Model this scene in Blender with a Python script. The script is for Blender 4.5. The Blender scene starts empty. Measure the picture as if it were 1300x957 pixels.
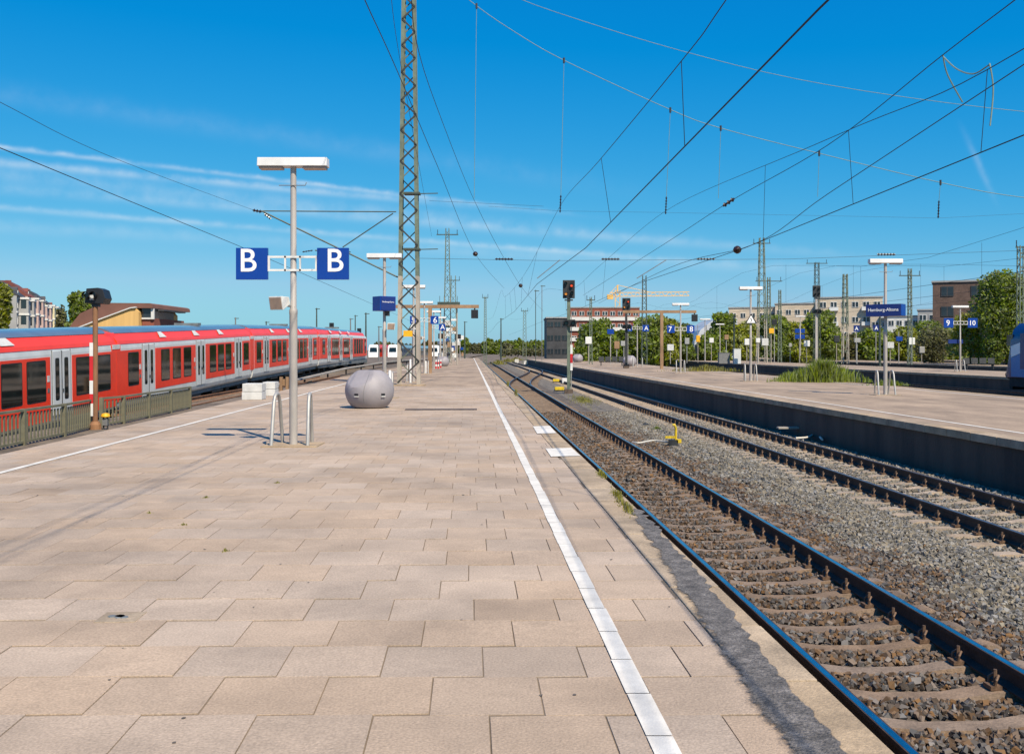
import bpy, bmesh, math, random
import numpy as np
from mathutils import Vector, Matrix
random.seed(7); rng = np.random.default_rng(7)
R = math.radians
scene = bpy.context.scene
col = scene.collection
# ---------------------------------------------------------------- camera, sky, sun, exposure
F, H0, EYE, K = 1264.0, 444.0, 1.67, 0.0425      # focal in photo px, horizon row, eye height over platform, track heading
cd = bpy.data.cameras.new('camera'); cam = bpy.data.objects.new('camera', cd); col.objects.link(cam)
cam.location = (0, 0, EYE); cam.rotation_euler = (R(90), 0, 0)
cd.sensor_width = 36; cd.lens = 36 * F / 1300; cd.shift_y = -(478.5 - H0) / 1300
cd.clip_start = 0.1; cd.clip_end = 9000
scene.camera = cam
SUNV = Vector((2.0, -3.6, 5.0)).normalized()
sd = bpy.data.lights.new('sun', 'SUN'); sun = bpy.data.objects.new('sun', sd); col.objects.link(sun)
sd.energy = 5.0; sd.angle = R(0.53); sd.color = (1.0, 0.88, 0.70)
sun.rotation_euler = SUNV.to_track_quat('Z', 'Y').to_euler()
vs = scene.view_settings; vs.view_transform = 'Standard'; vs.look = 'None'; vs.exposure = 0.4; vs.gamma = 1
world = bpy.data.worlds.new('World'); scene.world = world; world.use_nodes = True
def setup_world():
    nt = world.node_tree; N = nt.nodes; L = nt.links
    for n in list(N): N.remove(n)
    out = N.new('ShaderNodeOutputWorld'); bg = N.new('ShaderNodeBackground'); bg.inputs['Strength'].default_value = 0.1
    sky = N.new('ShaderNodeTexSky'); sky.sky_type = 'NISHITA'; sky.sun_disc = False
    sky.sun_elevation = math.asin(SUNV.z); sky.sun_rotation = math.atan2(SUNV.x, SUNV.y)
    sky.air_density = 1.0; sky.dust_density = 0.35; sky.ozone_density = 2.2
    tc = N.new('ShaderNodeTexCoord')
    def M(op, a, b=None, c=None):
        m = N.new('ShaderNodeMath'); m.operation = op
        for i, v in enumerate((a, b, c)):
            if v is None: continue
            if isinstance(v, (int, float)): m.inputs[i].default_value = v
            else: L.new(v, m.inputs[i])
        return m.outputs[0]
    def VM(op, a, v):
        m = N.new('ShaderNodeVectorMath'); m.operation = op; L.new(a, m.inputs[0]); m.inputs[1].default_value = v
        return m.outputs['Value'] if op == 'DOT_PRODUCT' else m.outputs['Vector']
    # photographic response of the sky: each channel of the physical sky through its own power curve
    sp = N.new('ShaderNodeSeparateColor'); L.new(sky.outputs[0], sp.inputs[0]); cb = N.new('ShaderNodeCombineColor')
    for i, (k, p, r) in enumerate(((2.50, 2.15, 6.64), (4.45, .88, 7.35), (5.85, .38, 6.6))):
        v = M('MULTIPLY', M('POWER', M('DIVIDE', sp.outputs[i], r), p), k)
        if i == 0: v = M('MINIMUM', M('MAXIMUM', M('SUBTRACT', M('MULTIPLY', v, 1.3), .18), 0.01), 2.35)
        if i == 1: v = M('MULTIPLY', v, 1.02)
        L.new(v, cb.inputs[i])
    hs = cb
    nz = N.new('ShaderNodeTexNoise'); nz.inputs['Scale'].default_value = 9; nz.inputs['Detail'].default_value = 5
    L.new(VM('MULTIPLY', tc.outputs['Generated'], (1, 1, 3)), nz.inputs['Vector'])
    nz2 = N.new('ShaderNodeTexNoise'); nz2.inputs['Scale'].default_value = 60; nz2.inputs['Detail'].default_value = 4
    L.new(tc.outputs['Generated'], nz2.inputs['Vector'])
    wob = M('MULTIPLY', M('SUBTRACT', nz2.outputs['Fac'], 0.5), 0.004)
    d = lambda x, y: Vector(((x - 650) / F, 1, (H0 - y) / F)).normalized()
    # contrails: high streaks of ice cloud, each a band along one great circle of the sky
    trails = [((0, 187), (500, 246), .0022, .30, -.75, .12), ((0, 207), (500, 252), .0036, .26, -.75, .10),
              ((0, 222), (500, 272), .0080, .13, -.80, .22), ((0, 264), (500, 303), .0028, .22, -.80, .30),
              ((200, 150), (800, 242), .0100, .045, -.45, .20), ((560, 284), (1000, 318), .0045, .14, -.10, .42),
              ((560, 318), (1000, 342), .0060, .10, -.20, .60), ((1236, 195), (1266, 262), .0026, .10, None, None)]
    tot = None
    for (a, b, w, s, lo, hi) in trails:
        da, db = d(*a), d(*b); n = da.cross(db).normalized()
        q = M('DIVIDE', M('ADD', VM('DOT_PRODUCT', tc.outputs['Generated'], n), wob), w)
        g = M('POWER', 2.718, M('MULTIPLY', M('MULTIPLY', q, q), -1.0))
        al = n.cross(da).normalized()
        mid = (da + db).normalized()
        front = M('GREATER_THAN', VM('DOT_PRODUCT', tc.outputs['Generated'], (0, 1, 0)), 0.0)
        if lo is not None:
            xx = VM('DOT_PRODUCT', tc.outputs['Generated'], (1, 0, 0))
            mr = N.new('ShaderNodeMapRange'); mr.interpolation_type = 'SMOOTHSTEP'
            mr.inputs[1].default_value = hi; mr.inputs[2].default_value = hi - .3; L.new(xx, mr.inputs[0]); g = M('MULTIPLY', g, mr.outputs[0])
        else:
            zz = VM('DOT_PRODUCT', tc.outputs['Generated'], (0, 0, 1))
            for (p0, p1) in ((.12, .16), (.21, .17)):
                mr = N.new('ShaderNodeMapRange'); mr.interpolation_type = 'SMOOTHSTEP'
                mr.inputs[1].default_value = p0; mr.inputs[2].default_value = p1; L.new(zz, mr.inputs[0]); g = M('MULTIPLY', g, mr.outputs[0])
        g = M('MULTIPLY', M('MULTIPLY', g, front), s)
        tot = g if tot is None else M('ADD', tot, g)
    fac = M('MULTIPLY', tot, M('MULTIPLY', M('ADD', nz.outputs['Fac'], M('MULTIPLY', M('SUBTRACT', nz2.outputs['Fac'], .5), 1.2)), 1.9)); 
    mix = N.new('ShaderNodeMixRGB'); mix.inputs[2].default_value = (6.0, 6.7, 7.2, 1)
    cl = N.new('ShaderNodeClamp'); L.new(fac, cl.inputs[0]); L.new(cl.outputs[0], mix.inputs[0])
    L.new(hs.outputs[0], mix.inputs[1]); L.new(mix.outputs[0], bg.inputs['Color']); L.new(bg.outputs[0], out.inputs['Surface'])
setup_world()
# ---------------------------------------------------------------- helpers
def pix(x, y, Z): return Vector(((x - 650) / F * Z, Z, EYE + (H0 - y) / F * Z))
def gnd(x, y, z=0.0):
    Z = F * (EYE - z) / (y - H0); return Vector(((x - 650) / F * Z, Z, z))
def P(u, Y, z=0.0): return Vector((u - K * Y, Y, z))           # u = distance across the tracks at Y = 0
YAW = math.atan(K)
def tag(o, label=None, cat=None, group=None, kind=None):
    if label: o['label'] = label
    if cat: o['category'] = cat
    if group: o['group'] = group
    if kind: o['kind'] = kind
    return o
def link(o, parent=None):
    col.objects.link(o)
    if parent: o.parent = parent
    return o
def thing(name, loc, label, cat, group=None, rz=0.0):
    o = bpy.data.objects.new(name, None); o.empty_display_size = .2; link(o)
    o.location = loc; o.rotation_euler = (0, 0, rz)
    return tag(o, label, cat, group)
def inst(name, me, parent, loc=(0, 0, 0), rot=(0, 0, 0), scale=None):
    o = bpy.data.objects.new(name, me); link(o, parent); o.location = loc; o.rotation_euler = rot
    if scale: o.scale = scale
    return o
def copy_tree(o, parent=None):
    c = o.copy(); link(c); c.parent = parent
    for ch in list(o.children): copy_tree(ch, c)
    return c
class MB:
    def __init__(s): s.v = []; s.f = []
    def add(s, vs, fs):
        n = len(s.v); s.v += [tuple(v) for v in vs]; s.f += [tuple(i + n for i in f) for f in fs]; return s
    def box(s, c, d, rot=None):
        x, y, z = d[0] / 2, d[1] / 2, d[2] / 2
        vs = [Vector(p) for p in ((-x, -y, -z), (x, -y, -z), (x, y, -z), (-x, y, -z), (-x, -y, z), (x, -y, z), (x, y, z), (-x, y, z))]
        if rot is not None: vs = [rot @ p for p in vs]
        c = Vector(c)
        return s.add([p + c for p in vs], ((0, 3, 2, 1), (4, 5, 6, 7), (0, 1, 5, 4), (1, 2, 6, 5), (2, 3, 7, 6), (3, 0, 4, 7)))
    def span(s, a, b):
        a, b = Vector(a), Vector(b); return s.box((a + b) / 2, [abs(q) for q in (b - a)])
    def bar(s, a, b, w, h, up=(0, 0, 1)):
        a, b = Vector(a), Vector(b); d = (b - a); L = d.length; d.normalize(); up = Vector(up)
        if abs(d.dot(up)) > .98: up = Vector((0, 1, 0))
        x = d.cross(up).normalized(); z = x.cross(d)
        return s.box((a + b) / 2, (w, L, h), Matrix((x, d, z)).transposed())
    def tube(s, pts, r, n=8, cap=True):
        pts = [Vector(p) for p in pts]; rr = r if isinstance(r, (list, tuple)) else [r] * len(pts)
        ref = None; vs = []
        for i, p in enumerate(pts):
            t = (pts[min(i + 1, len(pts) - 1)] - pts[max(i - 1, 0)]).normalized()
            if ref is None: ref = Vector((0, 0, 1)) if abs(t.z) < .9 else Vector((1, 0, 0))
            a = t.cross(ref).normalized(); b = a.cross(t).normalized(); ref = b
            vs += [p + (a * math.cos(q) + b * math.sin(q)) * rr[i] for q in (2 * math.pi * k / n for k in range(n))]
        fs = [(i * n + k, i * n + (k + 1) % n, (i + 1) * n + (k + 1) % n, (i + 1) * n + k) for i in range(len(pts) - 1) for k in range(n)]
        if cap: fs += [tuple(range(n))[::-1], tuple((len(pts) - 1) * n + k for k in range(n))]
        return s.add(vs, fs)
    def lathe(s, prof, n=24, c=(0, 0, 0), close=True):
        vs = [(c[0] + r * math.cos(2 * math.pi * k / n), c[1] + r * math.sin(2 * math.pi * k / n), c[2] + z) for r, z in prof for k in range(n)]
        fs = [(i * n + k, i * n + (k + 1) % n, (i + 1) * n + (k + 1) % n, (i + 1) * n + k) for i in range(len(prof) - 1) for k in range(n)]
        if close: fs += [tuple(range(n))[::-1], tuple((len(prof) - 1) * n + k for k in range(n))]
        return s.add(vs, fs)
    def prism(s, poly, a, b):                       # poly of 2-D points; a, b map a 2-D point to the two end faces
        n = len(poly); vs = [a(*p) for p in poly] + [b(*p) for p in poly]
        return s.add(vs, [tuple(range(n))[::-1], tuple(range(n, 2 * n))] + [(i, (i + 1) % n, (i + 1) % n + n, i + n) for i in range(n)])
    def mesh(s, name, mat, smooth=False, bevel=0):
        me = bpy.data.meshes.new(name); me.from_pydata(s.v, [], s.f)
        bm = bmesh.new(); bm.from_mesh(me); bmesh.ops.recalc_face_normals(bm, faces=bm.faces)
        if bevel: bmesh.ops.bevel(bm, geom=list(bm.edges), offset=bevel, segments=2, affect='EDGES', profile=.6, clamp_overlap=True)
        bm.to_mesh(me); bm.free(); me.materials.append(mat)
        if smooth:
            me.polygons.foreach_set('use_smooth', [True] * len(me.polygons)); me.set_sharp_from_angle(angle=R(38))
        return me
    def build(s, name, mat, parent=None, loc=(0, 0, 0), rot=(0, 0, 0), smooth=False, bevel=0):
        return inst(name, s.mesh(name, mat, smooth, bevel), parent, loc, rot)
def raw(name, V, Fq, mat, parent=None):
    me = bpy.data.meshes.new(name); nf = len(Fq); k = Fq.shape[1]
    me.vertices.add(len(V)); me.vertices.foreach_set('co', np.asarray(V, 'f').ravel())
    me.loops.add(nf * k); me.loops.foreach_set('vertex_index', Fq.astype('i').ravel())
    me.polygons.add(nf); me.polygons.foreach_set('loop_start', np.arange(0, nf * k, k, dtype='i'))
    me.update(calc_edges=True); me.shade_flat(); me.materials.append(mat)
    o = bpy.data.objects.new(name, me); link(o, parent); return o
# ---------------------------------------------------------------- materials
def mat(name, color, rough=.6, metal=0.0, var=.25, scale=3.0, color2=None, bump=0.0, bscale=40.0, island=0.0, emit=0.0, spec=.5, coords='Object', streak=None, fine=0.0, fscale=120.0, stain=0.0, sscale=.5):
    m = bpy.data.materials.new(name); m.use_nodes = True; nt = m.node_tree; N = nt.nodes; L = nt.links
    b = N['Principled BSDF']; b.inputs['Roughness'].default_value = rough; b.inputs['Metallic'].default_value = metal
    b.inputs['Specular IOR Level'].default_value = spec
    tc = N.new('ShaderNodeTexCoord'); vec = tc.outputs[coords]
    if island: vec = N.new('ShaderNodeNewGeometry').outputs['Position']
    if streak:
        mp = N.new('ShaderNodeMapping'); mp.inputs['Scale'].default_value = streak; L.new(vec, mp.inputs[0]); svec = mp.outputs[0]
    else: svec = vec
    nz = N.new('ShaderNodeTexNoise'); nz.inputs['Scale'].default_value = scale; nz.inputs['Detail'].default_value = 6; nz.inputs['Roughness'].default_value = .62
    L.new(svec, nz.inputs['Vector'])
    c2 = color2 or tuple(max(0, c * (1 - var * 1.6)) for c in color)
    rp = N.new('ShaderNodeValToRGB'); rp.color_ramp.elements[0].position = .32; rp.color_ramp.elements[1].position = .68
    rp.color_ramp.elements[0].color = (*c2, 1); rp.color_ramp.elements[1].color = (*color, 1)
    L.new(nz.outputs['Fac'], rp.inputs[0]); cur = rp.outputs[0]
    if fine:
        n3 = N.new('ShaderNodeTexNoise'); n3.inputs['Scale'].default_value = fscale; n3.inputs['Detail'].default_value = 2; L.new(vec, n3.inputs['Vector'])
        mr = N.new('ShaderNodeMapRange'); mr.inputs[1].default_value = .25; mr.inputs[2].default_value = .75
        mr.inputs[3].default_value = 1 - fine; mr.inputs[4].default_value = 1 + fine; L.new(n3.outputs['Fac'], mr.inputs[0])
        h = N.new('ShaderNodeHueSaturation'); L.new(mr.outputs[0], h.inputs['Value']); L.new(cur, h.inputs['Color']); cur = h.outputs[0]
    if stain:
        wp = N.new('ShaderNodeNewGeometry').outputs['Position']
        for (sc, lo, hi, amt) in ((sscale, .44, .66, stain), (sscale * 4.3, .56, .72, stain * .7), (sscale * 60, .66, .74, stain * .8)):
            n4 = N.new('ShaderNodeTexNoise'); n4.inputs['Scale'].default_value = sc; n4.inputs['Detail'].default_value = 5; n4.inputs['Roughness'].default_value = .7; L.new(wp, n4.inputs['Vector'])
            mr = N.new('ShaderNodeMapRange'); mr.inputs[1].default_value = lo; mr.inputs[2].default_value = hi; mr.inputs[3].default_value = 1; mr.inputs[4].default_value = 1 - amt; L.new(n4.outputs['Fac'], mr.inputs[0])
            h = N.new('ShaderNodeHueSaturation'); L.new(mr.outputs[0], h.inputs['Value']); L.new(cur, h.inputs['Color']); cur = h.outputs[0]
    if island:
        g = N.new('ShaderNodeNewGeometry'); oi = N.new('ShaderNodeObjectInfo')
        ad = N.new('ShaderNodeMath'); ad.operation = 'ADD'; L.new(g.outputs['Random Per Island'], ad.inputs[0]); L.new(oi.outputs['Random'], ad.inputs[1])
        fr = N.new('ShaderNodeMath'); fr.operation = 'FRACT'; L.new(ad.outputs[0], fr.inputs[0])
        mr = N.new('ShaderNodeMapRange'); mr.inputs[3].default_value = 1 - island; mr.inputs[4].default_value = 1 + island; L.new(fr.outputs[0], mr.inputs[0])
        f2 = N.new('ShaderNodeMath'); f2.operation = 'MULTIPLY'; L.new(fr.outputs[0], f2.inputs[0]); f2.inputs[1].default_value = 7.31
        f3 = N.new('ShaderNodeMath'); f3.operation = 'FRACT'; L.new(f2.outputs[0], f3.inputs[0])
        m2 = N.new('ShaderNodeMapRange'); m2.inputs[3].default_value = 1 - island * 1.5; m2.inputs[4].default_value = 1 + island * 1.5; L.new(f3.outputs[0], m2.inputs[0])
        h = N.new('ShaderNodeHueSaturation'); L.new(mr.outputs[0], h.inputs['Value']); L.new(m2.outputs[0], h.inputs['Saturation']); L.new(cur, h.inputs['Color']); cur = h.outputs[0]
    L.new(cur, b.inputs['Base Color'])
    if emit:
        b.inputs['Emission Color'].default_value = (*color, 1); b.inputs['Emission Strength'].default_value = emit
    if bump:
        n2 = N.new('ShaderNodeTexNoise'); n2.inputs['Scale'].default_value = bscale; n2.inputs['Detail'].default_value = 4; L.new(vec, n2.inputs['Vector'])
        bp = N.new('ShaderNodeBump'); bp.inputs['Strength'].default_value = bump; bp.inputs['Distance'].default_value = .02
        L.new(n2.outputs['Fac'], bp.inputs['Height']); L.new(bp.outputs[0], b.inputs['Normal'])
    return m
def foliage(name, c, t=.45):
    m = mat(name, c, rough=.55, var=.3, scale=.6, island=.28)
    nt = m.node_tree; N = nt.nodes; L = nt.links; b = N['Principled BSDF']; out = N['Material Output']
    tr = N.new('ShaderNodeBsdfTranslucent'); mx = N.new('ShaderNodeMixShader'); mx.inputs[0].default_value = t
    src = b.inputs['Base Color'].links[0].from_socket
    h = N.new('ShaderNodeHueSaturation'); h.inputs['Value'].default_value = 1.3; h.inputs['Hue'].default_value = .485; L.new(src, h.inputs['Color'])
    L.new(h.outputs[0], tr.inputs['Color']); L.new(b.outputs[0], mx.inputs[1]); L.new(tr.outputs[0], mx.inputs[2]); L.new(mx.outputs[0], out.inputs['Surface'])
    return m
X = {}
X['slab'] = mat('paving_slab', (.462, .353, .262), .85, var=.14, scale=1.3, bump=.35, bscale=90, island=.07, stain=.28, sscale=.3, coords='Object', fine=.22, fscale=70)
X['slab_far'] = mat('platform_paving', (.43, .318, .222), .85, stain=.32, sscale=.22, var=.26, scale=.35, bump=.2, bscale=60, fine=.16, fscale=14, streak=(2.2, .5, 1))
X['joint'] = mat('joint_sand', (.23, .175, .12), .95, var=.3, scale=2)
X['coping'] = mat('coping_concrete', (.48, .365, .245), .85, stain=.25, sscale=.6, var=.28, scale=2.2, bump=.4, bscale=80, island=.06, fine=.2, fscale=60)
X['paint'] = mat('white_road_paint', (.74, .70, .63), .7, stain=.16, sscale=1.2, var=.12, scale=5, bump=.2, bscale=90, fine=.06)
X['tar'] = mat('tar_patch', (.19, .172, .16), .9, var=.4, scale=9, bump=1.0, bscale=70, fine=.5, fscale=50)
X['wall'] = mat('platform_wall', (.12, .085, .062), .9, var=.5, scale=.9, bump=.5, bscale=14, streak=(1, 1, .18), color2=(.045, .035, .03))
X['dirt'] = mat('ground_dirt', (.20, .155, .115), .95, var=.4, scale=.7, bump=.8, bscale=12, fine=.4, fscale=8)
X['bed'] = mat('ballast_bed', (.17, .135, .105), .95, var=.45, scale=2.5, bump=1.0, bscale=22, fine=.6, fscale=16)
X['bedgray'] = mat('ballast_bed_grey', (.20, .17, .135), .95, var=.35, scale=2.5, bump=1.0, bscale=22, fine=.6, fscale=16)
X['stone'] = mat('ballast_stone', (.195, .175, .145), .9, var=.15, scale=2, island=.5)
X['stone_rust'] = mat('ballast_stone_rusty', (.14, .104, .079), .9, var=.25, scale=2, island=.6)
X['sleeper'] = mat('sleeper_concrete', (.25, .178, .125), .9, var=.28, scale=4, bump=.5, bscale=50, island=.1, fine=.2, fscale=40)
X['sleeper2'] = mat('sleeper_concrete_clean', (.42, .33, .245), .9, var=.28, scale=4, bump=.5, bscale=50, island=.1, fine=.2, fscale=40)
X['rail'] = mat('rail_rust', (.075, .045, .032), .75, metal=.2, var=.35, scale=6, bump=.3)
X['railtop'] = mat('rail_polished', (.55, .56, .58), .2, metal=1.0, var=.35, scale=9, streak=(1, .25, 1))
X['railtop2'] = mat('rail_worn', (.40, .34, .31), .35, metal=.9, var=.3, scale=5)
X['clip'] = mat('rail_clip_rust', (.22, .135, .085), .7, metal=.3, var=.4, scale=30)
X['galv'] = mat('galvanised_steel', (.43, .42, .40), .5, metal=.35, var=.14, scale=5, fine=.06)
X['galvd'] = mat('grey_paint_dark', (.20, .20, .20), .6, var=.2, scale=4)
X['pole'] = mat('lamp_pole_paint', (.46, .42, .385), .5, metal=.1, var=.2, scale=3, streak=(1, 1, .4))
X['white'] = mat('white_enamel', (.74, .73, .70), .5, var=.1, scale=4)
X['head'] = mat('lamp_housing', (.70, .69, .68), .45, var=.12, scale=3)
X['diff'] = mat('lamp_diffuser', (.36, .26, .2), .35, var=.15, scale=3)
X['blue'] = mat('sign_blue', (.002, .042, .28), .35, var=.06, scale=2)
X['blue2'] = mat('sign_dark_blue', (.012, .03, .17), .35, var=.06, scale=2)  # also paints the shaded long face of the station name sign
X['letter'] = mat('sign_white', (.85, .85, .84), .5, var=.02)
X['black'] = mat('black_paint', (.018, .018, .02), .45, var=.2, scale=4)
X['dark'] = mat('dark_steel', (.045, .047, .05), .55, metal=.2, var=.3, scale=4)
X['rust'] = mat('rusty_steel', (.30, .15, .07), .8, metal=.1, var=.5, scale=5, streak=(1, 1, .35), color2=(.16, .075, .04), bump=.2)
X['rusttan'] = mat('brown_painted_steel', (.36, .215, .115), .7, var=.3, scale=2, streak=(1, 1, .4))
X['green'] = mat('mast_green_paint', (.17, .21, .155), .6, metal=.1, var=.3, scale=2.2)
X['greend'] = mat('mast_green_dark', (.075, .10, .08), .6, metal=.1, var=.3, scale=2.2)
X['beige'] = mat('mast_beige_paint', (.44, .385, .32), .6, var=.25, scale=2.2, streak=(1, 1, .4))
X['bracing'] = mat('mast_bracing', (.04, .04, .036), .7, var=.3, scale=3)
X['fence'] = mat('fence_olive_paint', (.20, .185, .115), .7, var=.25, scale=3, metal=.0)
X['red'] = mat('train_red', (.86, .042, .008), .38, var=.12, scale=1.2)
X['redroof'] = mat('train_roof_red', (.86, .05, .012), .36, var=.1, scale=1.0)
X['tgrey'] = mat('train_light_grey', (.62, .63, .62), .32, var=.1, scale=1.5)
X['tdark'] = mat('train_underframe', (.025, .025, .027), .8, var=.5, scale=3)
X['tskirt'] = mat('train_skirt_grey', (.19, .205, .21), .6, var=.3, scale=2)
X['troof'] = mat('train_roof_grey', (.17, .21, .25), .14, metal=.25, var=.15, scale=.8)
X['glass'] = mat('train_window_glass', (.012, .018, .016), .05, var=.3, scale=1.2, spec=.8)
X['rubber'] = mat('black_rubber', (.012, .012, .012), .6, var=.1)
X['ball'] = mat('polished_grey_concrete', (.31, .285, .30), .6, var=.12, scale=2.5, fine=.05)
X['yellow'] = mat('yellow_paint', (.72, .50, .02), .5, var=.2, scale=6)
X['orange'] = mat('yellow_plate', (.85, .42, .01), .5, var=.1, scale=6)
X['crane'] = mat('crane_yellow', (.85, .50, .14), .6, var=.1, scale=1)
X['safered'] = mat('signal_plate_red', (.60, .02, .025), .5, var=.1, scale=4)
X['lamp_red'] = mat('signal_lamp_red', (1.0, .10, .03), .4, var=0, emit=.7)
X['lamp_amber'] = mat('signal_lamp_amber', (1.0, .35, .05), .4, var=0, emit=.5)
X['lens'] = mat('signal_lens_dark', (.01, .012, .014), .12, var=.1)
X['wire'] = mat('copper_wire_dark', (.03, .034, .036), .6, metal=.3, var=.2)
X['wirelight'] = mat('span_cable_green', (.22, .31, .26), .6, var=.2)
X['insul'] = mat('insulator_brown', (.035, .016, .012), .3, var=.2)
X['ltblue'] = mat('loco_blue', (.005, .19, .50), .25, var=.1, scale=1)
X['dkblue'] = mat('loco_dark_blue', (.01, .035, .17), .25, var=.1, scale=1)
X['cable'] = mat('cable_white', (.70, .66, .58), .6, var=.2)
X['wood'] = mat('third_rail_cover', (.44, .40, .345), .8, var=.25, scale=1.5)
X['plastic'] = mat('white_grey_block', (.62, .62, .60), .8, var=.18, scale=3, bump=.2, bscale=20)
X['leaf'] = foliage('leaves_mid', (.225, .30, .034)); X['leaf2'] = foliage('leaves_yellow', (.33, .36, .045))
X['leaf3'] = foliage('leaves_dark', (.16, .225, .03)); X['leaf4'] = foliage('leaves_olive', (.19, .19, .08)); X['bark'] = mat('bark', (.09, .065, .045), .9, var=.4)
X['grass'] = foliage('grass_blades', (.30, .37, .06), .45); X['moss'] = foliage('moss_green', (.27, .25, .05), .2)
# ---------------------------------------------------------------- ground
RAIL = -0.76
RAMP = [(-40, -2.6), (15.8, -1.83), (29, -1.44), (37.8, -1.08), (57.5, -.48), (77.5, -.09), (103, .10), (160, .0), (400, -.3), (2500, -.3)]
def ramp(Y):
    return float(np.interp(Y, [a for a, b in RAMP], [b for a, b in RAMP]))
def make_ground():
    ys = [-60, 0, 10, 16, 22, 29, 34, 38, 44, 51, 57.5, 64, 71, 77.5, 90, 103, 130, 160, 220, 300, 400, 700, 1400, 4000]
    cols = [(-4000, None, 0), (-150, None, -.2), (-27, None, -.2), (-26.4, 'r', 0), (-11.6, 'r', 0), (-11.0, 'e', 0), (-6.0, None, -1.06), (140, None, -1.06), (160, None, -.6), (4000, None, -.6)]
    v = []; f = []
    for Y in ys:
        for (x, k, z) in cols:
            zz = z if k is None else (ramp(Y) - .22 if k == 'r' else max(ramp(Y) - .22, -.30))
            if k is None and x == -6.0: zz = -1.06 if Y < 230 else -.5
            v.append((x - (K * min(Y, 400) if -30 < x < 200 else 0) + (K * min(Y, 400) if -30 < x <= -11.0 else 0), Y, zz))
    n = len(cols)
    for i in range(len(ys) - 1):
        for j in range(n - 1): f.append((i * n + j, i * n + j + 1, (i + 1) * n + j + 1, (i + 1) * n + j))
    m = MB(); m.add(v, f); return tag(m.build('ground', X['dirt']), kind='structure')
make_ground()
# ---------------------------------------------------------------- platforms
PE, LINE_U = 1.765, 0.761
def left_edge(Y): return -7.4 - .05 * Y
def platform_body(name, ys, le, re, top=-.012, bot=-1.2, matl=None):
    m = MB(); n = len(ys)
    a = [Vector((le(Y), Y, top)) for Y in ys]; b = [Vector((re(Y), Y, top)) for Y in ys]
    v = a + b + [p + Vector((0, 0, bot - top)) for p in a] + [p + Vector((0, 0, bot - top)) for p in b]; f = []
    for i in range(n - 1):
        f += [(i, n + i, n + i + 1, i + 1), (i, i + 1, 2 * n + i + 1, 2 * n + i), (n + i, 3 * n + i, 3 * n + i + 1, n + i + 1)]
    f += [(0, 2 * n, 3 * n, n), (n - 1, 2 * n - 1, 4 * n - 1, 3 * n - 1)]
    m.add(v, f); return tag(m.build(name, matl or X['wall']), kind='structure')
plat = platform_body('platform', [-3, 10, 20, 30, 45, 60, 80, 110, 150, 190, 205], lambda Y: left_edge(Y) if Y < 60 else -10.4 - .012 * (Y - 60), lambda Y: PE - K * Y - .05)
SB = 46.0                                  # slabs are laid one by one up to here, the plain paving sheet carries on behind
def sheet(name, pts, z, matl, parent):
    m = MB(); m.add([(p[0], p[1], z) for p in pts], [tuple(range(len(pts)))]); return m.build(name, matl, parent)
sheet('paving', [(left_edge(SB) + .02, SB), (PE - K * SB - .35, SB), (PE - K * 205 - .35, 205), (-12.1, 205), (-10.4, 60)], .0, X['slab_far'], plat)
sheet('joint_bed', [(left_edge(-3) + .02, -3), (PE + 3 * K - .06, -3), (PE - K * SB - .06, SB), (left_edge(SB) + .02, SB)], -.004, X['joint'], plat)
def slab_mesh(w, d, t=.03, name='slab'):
    m = MB(); m.box((0, 0, -t / 2), (w, d, t)); return m.mesh(name, X['slab'], bevel=.0025)
PITCH = .53
full = slab_mesh(PITCH - .007, PITCH - .013)
def lay_slabs():
    cells = []; row = 0; Y = -2.6
    while Y < SB:
        off = (row % 2) * PITCH * .5 + rng.uniform(-.09, .09)
        uc = PE - .36                       # right end of the row, at the coping
        u_hi = uc - off
        if off > .05: cells.append((u_hi + off / 2, Y, off))
        elif off < -.05: u_hi = uc
        u = min(u_hi, uc); ul = left_edge(Y) + K * Y
        while u - PITCH > ul + .05:
            cells.append((u - PITCH / 2, Y, PITCH)); u -= PITCH
        if u - ul > .08: cells.append(((u + ul + .03) / 2, Y, u - ul - .03))
        Y += PITCH; row += 1
    vis = []; rest = []
    for c in cells:
        p = P(c[0], c[1])
        (vis if (c[1] > 3.4 and abs(p.x) < .53 * c[1] + .4) else rest).append(c)
    vis.sort(key=lambda c: c[1])
    near, rest = vis[:300], rest + vis[300:]
    for (u, Y, w) in near:
        o = inst('slab', full, plat, P(u, Y, rng.uniform(.0, .004)), (rng.uniform(-.004, .004), rng.uniform(-.004, .004), YAW + rng.uniform(-.003, .003)))
        if w != PITCH: o.scale.x = (w - .007) / (PITCH - .007)
    V = []; Fq = []
    base = np.array([(-1, -1, 0), (1, -1, 0), (1, 1, 0), (-1, 1, 0), (-1, -1, -.03), (1, -1, -.03), (1, 1, -.03), (-1, 1, -.03)], float)
    fq = np.array([(0, 1, 2, 3), (4, 5, 1, 0), (5, 6, 2, 1), (6, 7, 3, 2), (7, 4, 0, 3)])
    cy, sy = math.cos(YAW), math.sin(YAW)
    for i, (u, Y, w) in enumerate(rest):
        b = base * np.array([(w - .007) / 2, (PITCH - .007) / 2, 1])
        p = P(u, Y, rng.uniform(0.001, .0025)); q = b.copy()
        q[:, 0] = b[:, 0] * cy - b[:, 1] * sy + p.x; q[:, 1] = b[:, 0] * sy + b[:, 1] * cy + p.y; q[:, 2] += p.z
        V.append(q); Fq.append(fq + 8 * i)
    tag(raw('more_slabs', np.vstack(V), np.vstack(Fq), X['slab'], plat), kind='stuff')
lay_slabs()
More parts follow.
